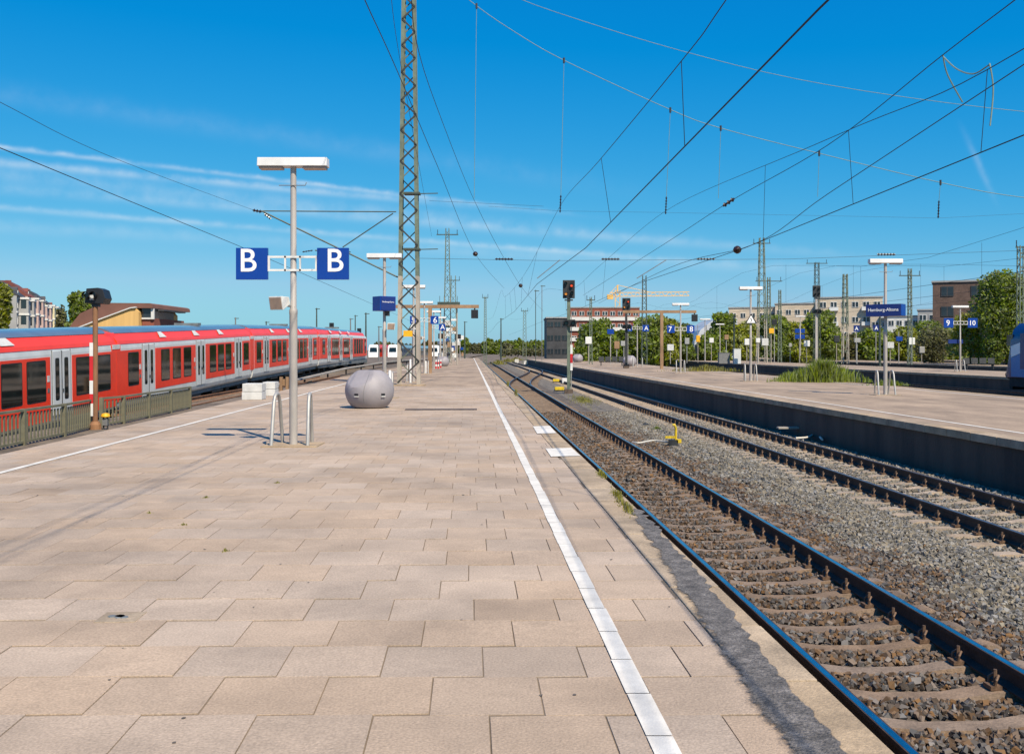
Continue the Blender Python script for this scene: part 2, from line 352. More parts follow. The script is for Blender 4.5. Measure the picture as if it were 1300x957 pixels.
def coping_row(parent, ua, ub, y0, y1, step, z=.008, th=.12, far=None, matl=None):
    m = MB(); m.box((0, 0, -th / 2), (ub - ua, step - .012, th)); me = m.mesh('coping_stone', matl or X['coping'], bevel=.008)
    Y = y0; n = 0
    while Y < y1:
        inst('coping_stone', me, parent, P((ua + ub) / 2, Y, z + rng.uniform(-.003, .003)), (0, 0, YAW + rng.uniform(-.002, .002))); Y += step
coping_row(plat, PE - .355, PE - .012, -2.5, 66, 1.0)
m = MB(); m.add([P(PE - .35, 66.5, .008), P(PE - .012, 66.5, .008), P(PE - .012, 205, .008), P(PE - .35, 205, .008)], [(0, 1, 2, 3)]); m.build('coping_strip', X['coping'], plat)
def line_paint(name, parent, f0, y0, y1, w, seg, z, jit=.004):
    m = MB(); Y = y0
    while Y < y1:
        a = f0(Y + .004); b = f0(Y + seg - .005); j0 = rng.uniform(-jit, jit); j1 = rng.uniform(-jit, jit)
        m.add([(a + j0, Y + .004, z), (a + w + j1, Y + .004, z), (b + w + j1, Y + seg - .005, z), (b + j0, Y + seg - .005, z)], [(0, 1, 2, 3)]); Y += seg
        if Y > 30: seg = 4.0
    return m.build(name, X['paint'], parent)
line_paint('edge_line', plat, lambda Y: LINE_U - K * Y, -2.6, 200, .112, PITCH, .0095)
line_paint('edge_line', plat, lambda Y: -6.5 - .036 * Y, -2.6, 60, .11, PITCH, .0095)
line_paint('edge_line', plat, lambda Y: -8.66 - .016 * (Y - 60), 60, 200, .13, 4.0, .008)
# tar repair beside the coping, white boarding marks, drain cover, manhole plate
def tar():
    pts = []
    L = [(800, 645), (815, 668), (835, 700), (862, 745), (900, 800), (945, 868), (1010, 957)]
    Rr = [(815, 648), (836, 672), (868, 708), (905, 750), (945, 800), (992, 862), (1075, 957)]
    def jag(q):
        o = []
        for i in range(len(q) - 1):
            for t in np.linspace(0, 1, 13)[:-1]: o.append((q[i][0] + (q[i + 1][0] - q[i][0]) * t + rng.uniform(-5, 5), q[i][1] + (q[i + 1][1] - q[i][1]) * t))
        return o + [q[-1]]
    a = [gnd(*p, z=.0125) for p in jag(L)]; b = [gnd(*p, z=.0125) for p in jag(Rr)]; n = len(a); W = (-.45, 0, .3, .7, 1, 1.12); E = (0, .45, 1, 1, .75, 0)
    v = [p.lerp(q, w) for w in W for p, q in zip(a, b)]
    m = MB(); m.add(v, [(k * n + i, (k + 1) * n + i, (k + 1) * n + i + 1, k * n + i + 1) for k in range(len(W) - 1) for i in range(n - 1)])
    o = m.build('tar_patch', X['tar'], plat); at = o.data.attributes.new('cover', 'FLOAT', 'POINT'); at.data.foreach_set('value', [e for e in E for _ in range(n)])
    nt = X['tar'].node_tree; N = nt.nodes; Lk = nt.links; an = N.new('ShaderNodeAttribute'); an.attribute_name = 'cover'; g = N.new('ShaderNodeNewGeometry')
    nz = N.new('ShaderNodeTexNoise'); nz.inputs['Scale'].default_value = 34; nz.inputs['Detail'].default_value = 6; nz.inputs['Roughness'].default_value = .75; Lk.new(g.outputs['Position'], nz.inputs['Vector'])
    ad = N.new('ShaderNodeMath'); ad.operation = 'ADD'; Lk.new(an.outputs['Fac'], ad.inputs[0]); Lk.new(nz.outputs['Fac'], ad.inputs[1])
    mr = N.new('ShaderNodeMapRange'); mr.inputs[1].default_value = .85; mr.inputs[2].default_value = 1.12; Lk.new(ad.outputs[0], mr.inputs[0]); Lk.new(mr.outputs[0], N['Principled BSDF'].inputs['Alpha'])
tar()
for q in (((676.5, 541), (698, 540.4), (706.2, 549.6), (682, 550.3)), ((692.5, 569), (725.4, 568.3), (737, 578.4), (699.5, 579.3))):
    m = MB(); m.add([gnd(*p, z=.0145) for p in q], [(0, 1, 2, 3)]); m.build('boarding_mark', X['paint'], plat)
g = gnd(153, 784); m = MB(); m.box((0, 0, .0), (.25, .24, .016)); dc = m.build('drain_stone', X['coping'], plat, (g.x, g.y, 0), (0, 0, YAW), bevel=.004)
m = MB()
for k in range(9):
    a = rng.uniform(0, 6.28); r = rng.uniform(.0, .055); m.lathe([(.028, 0), (.026, .005)], 7, (r * math.cos(a) * 1.3, r * math.sin(a), .0082))
m.build('drain_holes', X['tskirt'], dc)
V = []; Fq = []
for k in range(60):
    Y = 3.6 + 16 * rng.uniform() ** 1.3; p = P(rng.uniform(-.45 * Y, 1.3), Y, .0062); r = rng.uniform(.006, .014); n0 = len(V)
    V += [(p.x + r * rng.uniform(.7, 1.2) * math.cos(a), p.y + r * rng.uniform(.7, 1.2) * math.sin(a), p.z) for a in np.arange(6) * 1.047]; Fq.append([n0 + i for i in range(6)])
tag(raw('gum_spots', np.array(V), np.array(Fq), mat('chewing_gum_grey', (.15, .125, .105), .9, var=.4, scale=1.0), plat), kind='stuff')
g = gnd(560, 520); m = MB(); m.box((0, 0, .006), (2.0, .55, .014)); m.build('manhole_plate', mat('manhole_dark', (.115, .085, .07), .8, var=.5, scale=4), plat, (g.x, g.y, .0), (0, 0, YAW))
# far platforms: wall, paving sheet, coping stones, lines
def platform(u0, u1, y0, y1, name='platform', cop_to=70, line0=True, line1=True):
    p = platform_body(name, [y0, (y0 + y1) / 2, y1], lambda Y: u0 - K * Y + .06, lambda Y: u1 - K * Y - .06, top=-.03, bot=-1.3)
    sheet('paving', [P(u0 + .38, y0), P(u1 - .38, y0), P(u1 - .38, y1), P(u0 + .38, y1)], .0, X['slab_far'], p)
    m = MB(); ys = [cop_to if y0 < cop_to else y0, y1]
    coping_row(p, u0, u0 + .40, y0 + .5, ys[0], 1.0, th=.16)
    for (a, b) in ((u0, u0 + .40), (u1 - .40, u1)):
        s0 = ys[0] if a == u0 else y0
        m.add([P(a, s0, .006), P(b, s0, .006), P(b, y1, .006), P(a, y1, .006), P(a, s0, -.15), P(b, s0, -.15), P(b, y1, -.15), P(a, y1, -.15)],
              [(0, 1, 2, 3), (4, 7, 6, 5), (0, 4, 5, 1), (1, 5, 6, 2), (2, 6, 7, 3), (3, 7, 4, 0)])
    m.build('coping_strip', X['coping'], p)
    if line0: line_paint('edge_line', p, lambda Y: u0 + .95 - K * Y, max(y0, 8), y1, .11, 1.0, .006)
    if line1: line_paint('edge_line', p, lambda Y: u1 - 1.0 - K * Y, max(y0, 20), y1, .11, 1.0, .006)
    return p
platB = platform(10.05, 19.6, 4, 178)
platC = platform(32.8, 41.3, 20, 240, cop_to=20)
platD = platform(53.5, 62, 40, 300, cop_to=40)
platE = platform(74, 82, 60, 300, cop_to=60)
# ---------------------------------------------------------------- tracks
def rail_prof(): return [(-.075, -.172), (.075, -.172), (.075, -.16), (.012, -.135), (.010, -.045), (.036, -.034), (.036, 0), (-.036, 0), (-.036, -.034), (-.010, -.045), (-.012, -.135), (-.075, -.16)]
def rail_along(name, pts, parent, top=None, matl=None):
    prof = rail_prof(); n = len(prof); vs = []; fs = []; tv = []; tf = []
    for i, p in enumerate(pts):
        t = (pts[min(i + 1, len(pts) - 1)] - pts[max(i - 1, 0)]); a = Vector((t.y, -t.x, 0)).normalized()
        vs += [p + a * x + Vector((0, 0, z)) for x, z in prof]; tv += [p + a * -.025 + Vector((0, 0, .0015)), p + a * .025 + Vector((0, 0, .0015))]
        if i: fs += [((i - 1) * n + k, (i - 1) * n + (k + 1) % n, i * n + (k + 1) % n, i * n + k) for k in range(n)]; tf.append((2 * i - 2, 2 * i - 1, 2 * i + 1, 2 * i))
    m = MB(); m.add(vs, fs + [tuple(range(n))[::-1], tuple(len(vs) - n + k for k in range(n))]); r = m.build(name, matl or X['rail'], parent)
    if top: m = MB(); m.add(tv, tf); m.build('running_surface', top, r)
    return r
def sleeper_mesh(matl):
    st = [(-1.3, -.02, .125), (-1.22, 0, .13), (-.92, .0, .135), (-.78, .018, .14), (-.70, .018, .14), (-.52, 0, .135), (-.25, -.035, .12), (.25, -.035, .12), (.52, 0, .135), (.70, .018, .14), (.78, .018, .14), (.92, .0, .135), (1.22, 0, .13), (1.3, -.02, .125)]
    v = []; f = []
    for (x, z, w) in st: v += [(x, -w, -.2), (x, -w * .74, z), (x, w * .74, z), (x, w, -.2)]
    for i in range(len(st) - 1):
        for k in range(3): f.append((4 * i + k, 4 * i + k + 1, 4 * i + 5 + k, 4 * i + 4 + k))
    f += [(0, 3, 2, 1), tuple(4 * (len(st) - 1) + k for k in range(4))]
    m = MB(); m.add(v, f); return m.mesh('sleeper', matl, smooth=True)
def clip_mesh():
    m = MB()
    for s in (1,):
        x0 = s * .105
        m.tube([(x0 + s * .035, -.05, .03), (x0 + s * .03, -.055, .07), (x0, -.03, .10), (x0 - s * .012, .0, .085), (x0, .03, .10), (x0 + s * .03, .055, .07), (x0 + s * .035, .05, .03)], .011, 5)
        m.tube([(x0 + s * .01, 0, 0), (x0 + s * .01, 0, .14)], .014, 6)
        m.box((x0 + s * .03, 0, .012), (.09, .12, .03))
    return m.mesh('rail_clip', X['clip'])
CLIP = clip_mesh()
def ztop(): return RAIL - .172 - .018
def track(uc, y0, y1, label, y_sl, n_single, clips, smat, top, phase=7.65, step=.612, joint=True):
    t = thing('railway_track', P(uc, y0, RAIL), label, 'railway track')
    base = P(uc, y0, RAIL)
    for s in (-.752, .752): rail_along('rail', [P(uc + s, Y, RAIL) - base for Y in np.linspace(y0, y1, 12)], t, top)
    me = sleeper_mesh(smat); Y = phase - math.floor((phase - y0) / step) * step; rest = MB(); k = 0
    while Y < y_sl:
        loc = P(uc, Y, ztop()) - base; rz = YAW + rng.uniform(-.006, .006)
        if k < n_single:
            s = inst('sleeper', me, t, loc + Vector((rng.uniform(-.02, .02), 0, 0)), (0, 0, rz))
            if Y < clips:
                for x in (-.752, .752):
                    for rr in (0, math.pi): inst('rail_clip', CLIP, s, (x, 0, .018), (0, 0, rr))
        else:
            rest.box(loc + Vector((0, 0, -.06)), (2.6, .2, .12), Matrix.Rotation(YAW, 3, 'Z'))
        Y += step; k += 1
    if rest.v: tag(rest.build('more_sleepers', smat, t), kind='stuff')
    return t
track(3.43, 3.5, 205, 'near railway track with shiny rails beside the paved platform', 150, 110, 42, X['sleeper'], X['railtop'])
track(8.06, 8, 205, 'second railway track with rusty rails along the dark platform wall', 150, 110, 46, X['sleeper2'], X['railtop2'], phase=8.0)
track(21.6, 22, 230, 'railway track hidden behind the bushy edge of the middle platform', 120, 0, 0, X['sleeper2'], X['railtop2'])
track(26.2, 26, 230, 'railway track between the middle platform and the locomotive track', 120, 0, 0, X['sleeper2'], X['railtop2'])
track(30.8, 30, 260, 'railway track under the blue locomotive', 120, 0, 0, X['sleeper2'], X['railtop2'])
# crossover between the two near tracks
def crossover():
    t = thing('track_crossover', P(3.43, 64, RAIL), 'curved crossover rails linking the two near tracks in the distance', 'railway switch')
    b = P(3.43, 64, RAIL); S = lambda q: 3 * q * q - 2 * q ** 3
    for s in (-.752, .752):
        pts = [P(3.43 + s + 4.63 * S(q), 64 + 62 * q, RAIL + .004) - b for q in np.linspace(0, 1, 30)]
        rail_along('rail', pts, t, X['railtop2'])
    m = MB()
    for q in np.linspace(.05, .95, 70): m.box(P(3.43 + 4.63 * S(q), 64 + 62 * q, RAIL - .235) - b, (2.6, .22, .1), Matrix.Rotation(YAW, 3, 'Z'))
    tag(m.build('switch_sleepers', X['sleeper'], t), kind='stuff')
crossover()
# ballast
def bedsheet(name, u0, u1, y0, y1, z, matl):
    m = MB(); m.add([P(u0, y0, z), P(u1, y0, z), P(u1, y1, z), P(u0, y1, z)], [(0, 1, 2, 3)]); return tag(m.build(name, matl), kind='structure')
bedsheet('trackbed', 1.7, 5.35, 0, 210, ztop() - .055, X['bed'])
def mid_bed():
    us = [5.35, 5.6, 6.2, 6.7, 10.1]; zs = [-.055, -.03, -.0, -.05, -.05]; v = []; f = []
    for (u, z) in zip(us, zs): v += [P(u, 0, ztop() + z), P(u, 210, ztop() + z)]
    for i in range(4): f.append((2 * i, 2 * i + 2, 2 * i + 3, 2 * i + 1))
    m = MB(); m.add(v, f); return tag(m.build('ballast_bed', X['bedgray']), kind='structure')
mid_bed()
bedsheet('trackbed', 19.5, 33, 10, 240, ztop() - .06, X['bed'])
bedsheet('trackbed', 41, 54, 30, 240, ztop() - .06, X['bed'])
def stones(name, n, ulo, uhi, y0, y1, r0, r1, matl, zf, skip=(), label=None, dens=lambda u, y: 1.0):
    u = rng.uniform(ulo, uhi, n); Y = rng.uniform(y0, y1, n); x = u - K * Y
    keep = (x < .53 * Y + 2.6)
    for (uc, ph) in skip:
        d = np.abs(((Y - ph) / .612 + .5) % 1 - .5) * .612
        keep &= ~((np.abs(u - uc) < 1.3) & (d < .135)); keep &= ~(np.abs(np.abs(u - uc) - .752) < .075)
    keep &= rng.uniform(0, 1, n) < dens(u, Y)
    u, Y, x = u[keep], Y[keep], x[keep]; n = len(u)
    cube = np.array([(-1, -1, -1), (1, -1, -1), (1, 1, -1), (-1, 1, -1), (-1, -1, 1), (1, -1, 1), (1, 1, 1), (-1, 1, 1)], float) * .62
    sc = rng.uniform(r0, r1, (n, 1, 1)) * rng.uniform(.6, 1.3, (n, 1, 3))
    pts = cube[None] * (1 + rng.uniform(-.45, .45, (n, 8, 3))) * sc
    q = rng.normal(size=(n, 4)); q /= np.linalg.norm(q, axis=1, keepdims=True); w, a, b, c = q.T
    Rm = np.stack([1 - 2 * (b * b + c * c), 2 * (a * b - c * w), 2 * (a * c + b * w), 2 * (a * b + c * w), 1 - 2 * (a * a + c * c), 2 * (b * c - a * w), 2 * (a * c - b * w), 2 * (b * c + a * w), 1 - 2 * (a * a + b * b)], 1).reshape(n, 3, 3)
    pts = np.einsum('nij,nkj->nki', Rm, pts)
    pts += np.stack([x, Y, zf(u) + rng.uniform(-.012, .02, n)], 1)[:, None, :]
    fq = np.array([(0, 3, 2, 1), (4, 5, 6, 7), (0, 1, 5, 4), (1, 2, 6, 5), (2, 3, 7, 6), (3, 0, 4, 7)])
    Fq = (fq[None] + (np.arange(n) * 8)[:, None, None]).reshape(-1, 4)
    return tag(raw(name, pts.reshape(-1, 3), Fq, matl), label, 'ballast', kind='stuff')
zt = ztop(); SK = ((3.43, 7.65), (8.06, 8.0))
zmid = lambda u: np.interp(u, [1.7, 5.3, 5.6, 6.2, 6.7, 10], [zt - .035, zt - .035, zt - .02, zt + .01, zt - .045, zt - .045])
rusty = lambda u, y: np.clip((5.55 + .25 * np.sin(y * 1.7) + .15 * np.sin(y * 5) - u) / .5, .04, 1)
stones('ballast_stones', 42000, 1.8, 6.1, 5.2, 18, .022, .036, X['stone_rust'], zmid, SK, 'rust brown ballast stones around the near track', rusty)
stones('ballast_stones', 24000, 1.8, 6.1, 18, 42, .03, .05, X['stone_rust'], zmid, SK, 'rust brown ballast stones farther along the near track', rusty)
grey = lambda u, y: 1.03 - rusty(u, y) * .97
stones('ballast_stones', 46000, 5.0, 9.95, 5.2, 18, .022, .037, X['stone'], zmid, SK, 'grey ballast stones between the two near tracks', grey)
stones('ballast_stones', 40000, 5.0, 9.95, 18, 42, .03, .048, X['stone'], zmid, SK, 'grey ballast stones farther along the second track', grey)
# ---------------------------------------------------------------- lettering
_text = {}
def text_mesh(body, size, matl, bold=.0, ext=.003):
    key = (body, size, matl.name, bold)
    if key in _text: return _text[key]
    cu = bpy.data.curves.new('text', 'FONT'); cu.body = body; cu.size = size; cu.align_x = 'CENTER'; cu.align_y = 'CENTER'
    cu.offset = bold; cu.extrude = ext; cu.resolution_u = 4
    o = bpy.data.objects.new('text', cu); col.objects.link(o)
    bpy.context.view_layer.update()
    me = bpy.data.meshes.new_from_object(o.evaluated_get(bpy.context.evaluated_depsgraph_get()))
    bpy.data.objects.remove(o); me.materials.clear(); me.materials.append(matl)
    xs = [v.co.x for v in me.vertices]; ys = [v.co.y for v in me.vertices]; cx, cy = (min(xs) + max(xs)) / 2, (min(ys) + max(ys)) / 2
    for v in me.vertices: v.co.x -= cx; v.co.y -= cy
    _text[key] = me; return me
# ---------------------------------------------------------------- platform lamp posts
def _pole():
    m = MB(); m.lathe([(.072, 0), (.070, 2.28), (.074, 2.30), (.074, 2.36), (.055, 2.40), (.052, 4.92)], 16); return m.mesh('pole', X['pole'], smooth=True)
def _head():
    m = MB(); m.prism([(-.14, 0), (.14, 0), (.12, .15), (-.12, .15)], lambda a, b: (-.605, a, b), lambda a, b: (.605, a, b)); return m.mesh('lamp_head', X['head'], bevel=.01)
def _diff(): m = MB(); m.box((0, 0, -.022), (.40, .22, .04)); return m.mesh('diffuser', X['diff'], bevel=.006)
def _rod(): m = MB(); m.tube([(-.24, 0, 0), (.22, 0, 0), (.24, 0, .05)], .008, 6); return m.mesh('crossbar', X['galvd'])
def _hoop():
    m = MB(); r = .13; top = .90; pts = [(0, -.30, 0), (0, -r - .02, top - r)] + [(0, -r * math.cos(q), top - r + r * math.sin(q)) for q in np.linspace(.2, math.pi - .2, 9)] + [(0, r + .02, top - r), (0, .30, 0)]
    m.tube(pts, .031, 10); return m.mesh('guard_hoop', X['galv'], smooth=True)
def _basep(): m = MB(); m.box((0, 0, .008), (.95, .8, .03)); return m.mesh('base_plate', X['coping'], bevel=.005)
ME = dict(pole=_pole(), head=_head(), diff=_diff(), rod=_rod(), hoop=_hoop(), base=_basep())
def lamp_post(loc, label, group='platform lamp posts', hoops=True, rz=0.0, rod=True):
    t = thing('platform_lamp_post', loc, label, 'lamp post', group, rz)
    inst('pole', ME['pole'], t); h = inst('lamp_head', ME['head'], t, (0, 0, 4.86))
    for x in (-.38, .38): inst('diffuser', ME['diff'], h, (x, 0, 0))
    if rod: inst('crossbar', ME['rod'], t, (0, -.06, 4.53))
    if hoops:
        inst('base_plate', ME['base'], t)
        inst('guard_hoop', ME['hoop'], t, (-.30, .05, 0), (0, 0, R(-6))); inst('guard_hoop', ME['hoop'], t, (.27, .08, 0), (0, 0, R(4)))
    return t
def sign_pair(t, a, b, z=3.165, w=.55, gap=.43, tz=.40, y=-.06):
    h = w
    m = MB()
    for sx in (-1, 1):
        x0, x1 = sx * .06, sx * gap
        for zz in (z - .11, z + .12): m.bar((0, y, zz), (x1, y, zz), .03, .035)
        m.bar((x1 - sx * .018, y, z - .13), (x1 - sx * .018, y, z + .14), .035, .035); m.bar((x1 - sx * .30, y, z - .13), (x1 - sx * .30, y, z + .14), .03, .03)
    m.build('sign_frame', X['white'], t)
    for sx, tx in ((-1, a), (1, b)):
        if tx is None: continue
        m = MB(); m.box((0, 0, 0), (w, .07, h)); s = m.build('sign_panel', X['blue'], t, (sx * (gap + w / 2), y, z), bevel=.004)
        inst('lettering', text_mesh(tx, tz * 1.42 if len(tx) == 1 else tz * 1.25, X['letter'], .003), s, (.0 if len(tx) > 1 else sx * .05, -.038, .06 if len(tx) == 1 and tx == 'B' else .0), (R(90), 0, 0))
def speaker(t, loc, rz=0.0, s=1.0):
    m = MB(); b = [(-.14, -.11), (.14, -.11), (.14, .11), (-.14, .11)]
    m.prism(b, lambda x, z: (x, -.13, z * 1.1), lambda x, z: (x * .6 + .03, .12, z * .6)); sp = m.build('loudspeaker', X['white'], t, loc, (R(12), 0, R(-24) + rz), bevel=.012); sp.scale = (s, s, s)
    m = MB(); m.box((0, -.134, 0), (.24, .01, .2)); m.build('grille', X['diff'], sp)
    m = MB(); m.bar((.02, .05, -.06), (.2, .12, -.12), .03, .03); m.build('bracket', X['galvd'], sp)
def station_box(t, z, rz, L=1.15, text='Hamburg-Altona'):
    m = MB(); m.box((0, 0, 0), (L, .5, .44)); s = m.build('station_sign', X['blue2'], t, (0, -.02, z), (0, 0, rz), bevel=.006)  # shade on the long face is put into this darker blue
    m = MB(); m.box((L / 2 + .004, 0, 0), (.012, .47, .41)); m.build('sunlit_end', X['blue'], s)  # brighter blue paints sunlight onto the end of the box
    inst('lettering', text_mesh(text, .165, X['letter'], .002), s, (0, -.254, 0), (R(90), 0, 0))
LP = [(-3.82, 17.4)] + [(-3.1 - .0385 * Y - (.0 if Y < 60 else .3), Y) for Y in (34.6, 51.4, 68.6, 85, 101, 118, 135)]
LBL = ['near lamp post carrying two blue B signs and two steel hoops', 'lamp post behind the grey ball planter with a blue box sign', 'lamp post half hidden by the near lattice tower',
       'lamp post carrying number signs right behind the near lattice tower', 'lamp post carrying the blue A sign just past the 6 sign', 'lamp post beside the round planter with red and white posts', 'second last lamp post toward the end of the paved platform', 'last lamp post at the far end of the paved platform']
for i, (x, y) in enumerate(LP):
    t = lamp_post((x, y, .0), LBL[i], hoops=i < 4)
    if i == 0:
        sign_pair(t, 'B', 'B'); speaker(t, (-.21, -.08, 2.50))
    if i == 1:
        m = MB(); m.box((0, 0, 0), (.62, .52, .5)); s = m.build('station_sign', X['blue'], t, (.0, -.1, 3.26), (0, 0, R(38)), bevel=.006)
        m = MB(); m.box((.0, -.264, 0), (.56, .012, .46)); m.build('side_panel', X['blue2'], s)
        inst('lettering', text_mesh('Hamburg-Altona', .07, X['letter'], .0), s, (0, -.272, .05), (R(90), 0, 0))
        m = MB(); m.box((.12, -.12, 2.92), (.14, .14, .16)); m.build('camera_box', X['dark'], t)
        speaker(t, (.2, -.1, 2.50), R(50))
    if i == 3: sign_pair(t, '5', '6', z=3.72); speaker(t, (-.2, -.1, 2.5))
    if i == 4: sign_pair(t, None, 'A', z=3.60)
# ---------------------------------------------------------------- grey ball planter
def ball_mesh():
    bm = bmesh.new(); bmesh.ops.create_uvsphere(bm, u_segments=56, v_segments=36, radius=1)
    for v in bm.verts:
        v.co = Vector((v.co.x * .70, v.co.y * .70, v.co.z * .66 + .50))
        v.co.z = min(max(v.co.z, 0.02), 1.085)
    for (n, d) in ((Vector((-.42, -.52, .74)).normalized(), .55), (Vector((.46, .5, .74)).normalized(), .55)):
        for v in bm.verts:
            e = (v.co - Vector((0, 0, .5))).dot(n) - d
            if e > 0: v.co -= n * e
    me = bpy.data.meshes.new('planter_body'); bm.to_mesh(me); bm.free(); me.materials.append(X['ball'])
    me.polygons.foreach_set('use_smooth', [True] * len(me.polygons)); me.set_sharp_from_angle(angle=R(20)); return me
BALL = ball_mesh()
def ball(loc, label, rz=0.0, s=1.0, slots=True):
    t = thing('ball_planter', loc, label, 'planter', 'grey ball planters', rz); o = inst('planter_body', BALL, t); o.scale = (s, s, s)
    if slots:
        for a in (-32, 33):
            q = R(-90 + a); r = .672
            m = MB(); m.box((0, 0, 0), (.12, .06, .075)); sl = m.build('slot', X['black'], t, (r * math.cos(q), r * math.sin(q), .40), (0, 0, q + R(90)))
            m = MB(); m.box((0, -.012, -.045), (.13, .06, .022)); m.build('slot_lip', X['white'], sl)
        pts = []
        for k in range(15):
            z = 1.06 - k * .06; a = R(-90 + 2 - k * 2.6 + .1 * k * k); rr = .70 * math.sqrt(max(0, 1 - ((z - .5) / .66) ** 2)) + .0015; pts.append((rr * math.cos(a), rr * math.sin(a), z))
        m = MB(); m.tube(pts, .005, 5); m.build('seam', X['galvd'], t)
    return t
g = gnd(466, 519); ball((g.x, g.y + .5, 0), 'large grey ball planter with a flat top on the paved platform', R(8))
ball((-7.0, 101, 0), 'small distant ball planter beside the red and white posts', s=.9, slots=False)
# ---------------------------------------------------------------- big lattice tower
def lattice(loc, hgt, wb, wt, label, legw=.09, cross=None, group='lattice masts', depth=None, step=1.0, mats=('green', 'green'), split=None, flat=False, name='lattice_mast', rz=0.0, brw=.03):
    """four corner legs that taper, zigzag bracing on each face"""
    t = thing(name, loc, label, 'mast', group, rz)
    W = lambda z: (wb + (wt - wb) * z / hgt) / 2
    dp = depth
    D = lambda z: W(z) if dp is None else dp / 2 * W(z) / W(0)
    for sx in (-1, 1):
        for sy in ((-1, 1) if not flat else (0,)):
            zs = [0, split, hgt] if split else [0, hgt]
            for a, b, mm in zip(zs[:-1], zs[1:], (mats if split else mats[-1:])):
                m = MB()
                if flat:
                    pa = Vector((sx * W(a), 0, a)); pb = Vector((sx * W(b), 0, b))
                    m.bar(pa, pb, .05, dp or .3, up=(0, 1, 0)); q = sx * -.04
                    for sy2 in (-1, 1): m.bar(pa + Vector((q, sy2 * (dp or .3) / 2, 0)), pb + Vector((q, sy2 * (dp or .3) / 2, 0)), legw, .025, up=(0, 1, 0))
                else:
                    m.bar((sx * W(a), sy * D(a), a), (sx * W(b), sy * D(b), b), legw, legw, up=(0, 1, 0))
                m.build('leg', X[mm], t)
    z = .15; k = 0; m = MB(); mb = MB()
    while z < hgt - step * .5:
        z2 = min(z + step * W(z) / W(0) * (1.0 if wt < wb * .99 else 1), hgt); s = 1 if k % 2 else -1
        for sy in (-1, 1):
            ss = s * sy; yy = D(z) if not flat else (dp or .3) / 2 + .015; y2 = D(z2) if not flat else yy
            (mb if flat and sy > 0 else m).bar((-ss * W(z), sy * yy, z), (ss * W(z2), sy * y2, z2), brw * (1.6 if sy < 0 or not flat else 1.0), brw, up=(0, 1, 0))
            if not flat: m.bar((sy * W(z), -s * D(z), z), (sy * W(z2), s * D(z2), z2), brw, brw * 1.6, up=(1, 0, 0))
        z = z2; k += 1
    m.build('bracing', X['bracing' if flat else mats[-1]], t)
    if mb.v: mb.build('rear_bracing', X[mats[-1]], t)
    return t
tw = lattice((-4.81, 46.5, 0), 19.8, 1.0, .52, 'tall near lattice tower, beige foot and green top, on the paved platform', flat=True, depth=.42, split=5.1, mats=('beige', 'green'), legw=.17, step=.98, brw=.045, name='lattice_tower', group=None)
m = MB(); m.box((0, 0, .02), (1.5, .9, .08)); m.build('footing', X['moss'] if False else X['coping'], tw)
m = MB(); m.box((0, 0, 0), (.42, .03, .28)); m.build('yellow_plate', X['orange'], tw, (-.02, -.27, 2.42))
for zz in (6.35, 8.95): m = MB(); m.box((.15, 0, zz), (.75, .55, .09)); m.bar((.5, 0, zz), (1.35, 0, zz + .02), .04, .04); m.build('bracket', X['greend'], tw)
# ---------------------------------------------------------------- cantilever to the left of the tower
def insul(m, a, b, n=5, r=.07):
    a, b = Vector(a), Vector(b)
    r *= .72; m.tube([a, b], r * .45, 6)
    for k in range(n):
        c = a.lerp(b, (k + .5) / n); d = (b - a).normalized() * r * .35; m.tube([c - d, c, c + d], [r * .4, r, r * .4], 8)
def cant():
    b = tw.location; m = MB(); q = lambda x, y, Z=46.5: pix(x, y, Z) - b
    for (a, c, r) in (((327, 268), (503, 269), .028), ((332, 268), (505, 352), .04), ((499, 271), (435, 314), .028), ((400, 318), (445, 320), .03)): m.tube([q(*a), q(*c)], r, 6)
    c = m.build('cantilever_arm', X['greend'], tw)
    m = MB(); insul(m, q(321, 267), q(332, 269), 3, .13); m.build('insulator', X['insul'], c)
    m = MB(); insul(m, q(336, 272), q(344, 278), 3, .11); m.build('insulator', X['insul'], c)
    m = MB(); insul(m, q(384, 320), q(397, 318), 4, .07); m.build('insulator', X['insul'], c)
cant()
# ---------------------------------------------------------------- rusty platform gantries with hanging signal
def t_gantry(loc, x0, x1, hz, box_at, label, sigs=()):
    t = thing('steel_gantry', loc, label, 'gantry', 'brown platform gantries')
    m = MB(); m.box((0, 0, (hz - .1) / 2), (.26, .26, hz - .1)); m.build('post', X['rusttan'], t, bevel=.01)
    m = MB(); m.box((0, 0, .9), (.275, .275, .95)); m.build('post_sleeve', X['dark' if sigs else 'rusttan'], t)
    m = MB(); m.box(((x0 + x1) / 2, 0, hz + .02), (x1 - x0, .22, .24)); m.build('beam', X['rusttan'], t, bevel=.012)
    m = MB(); m.box((box_at, -.05, hz - .52), (.5, .3, .62)); s = m.build('indicator_box', X['black'], t, bevel=.03)
    m = MB(); m.bar((box_at, 0, hz - .2), (box_at, 0, hz - .05), .1, .1); m.build('hanger', X['dark'], s)
    return t
t_gantry((-5.88, 71.5, 0), -2.75, 3.5, 4.75, 3.2, 'brown steel T gantry on the paved platform with a black box on its arm')
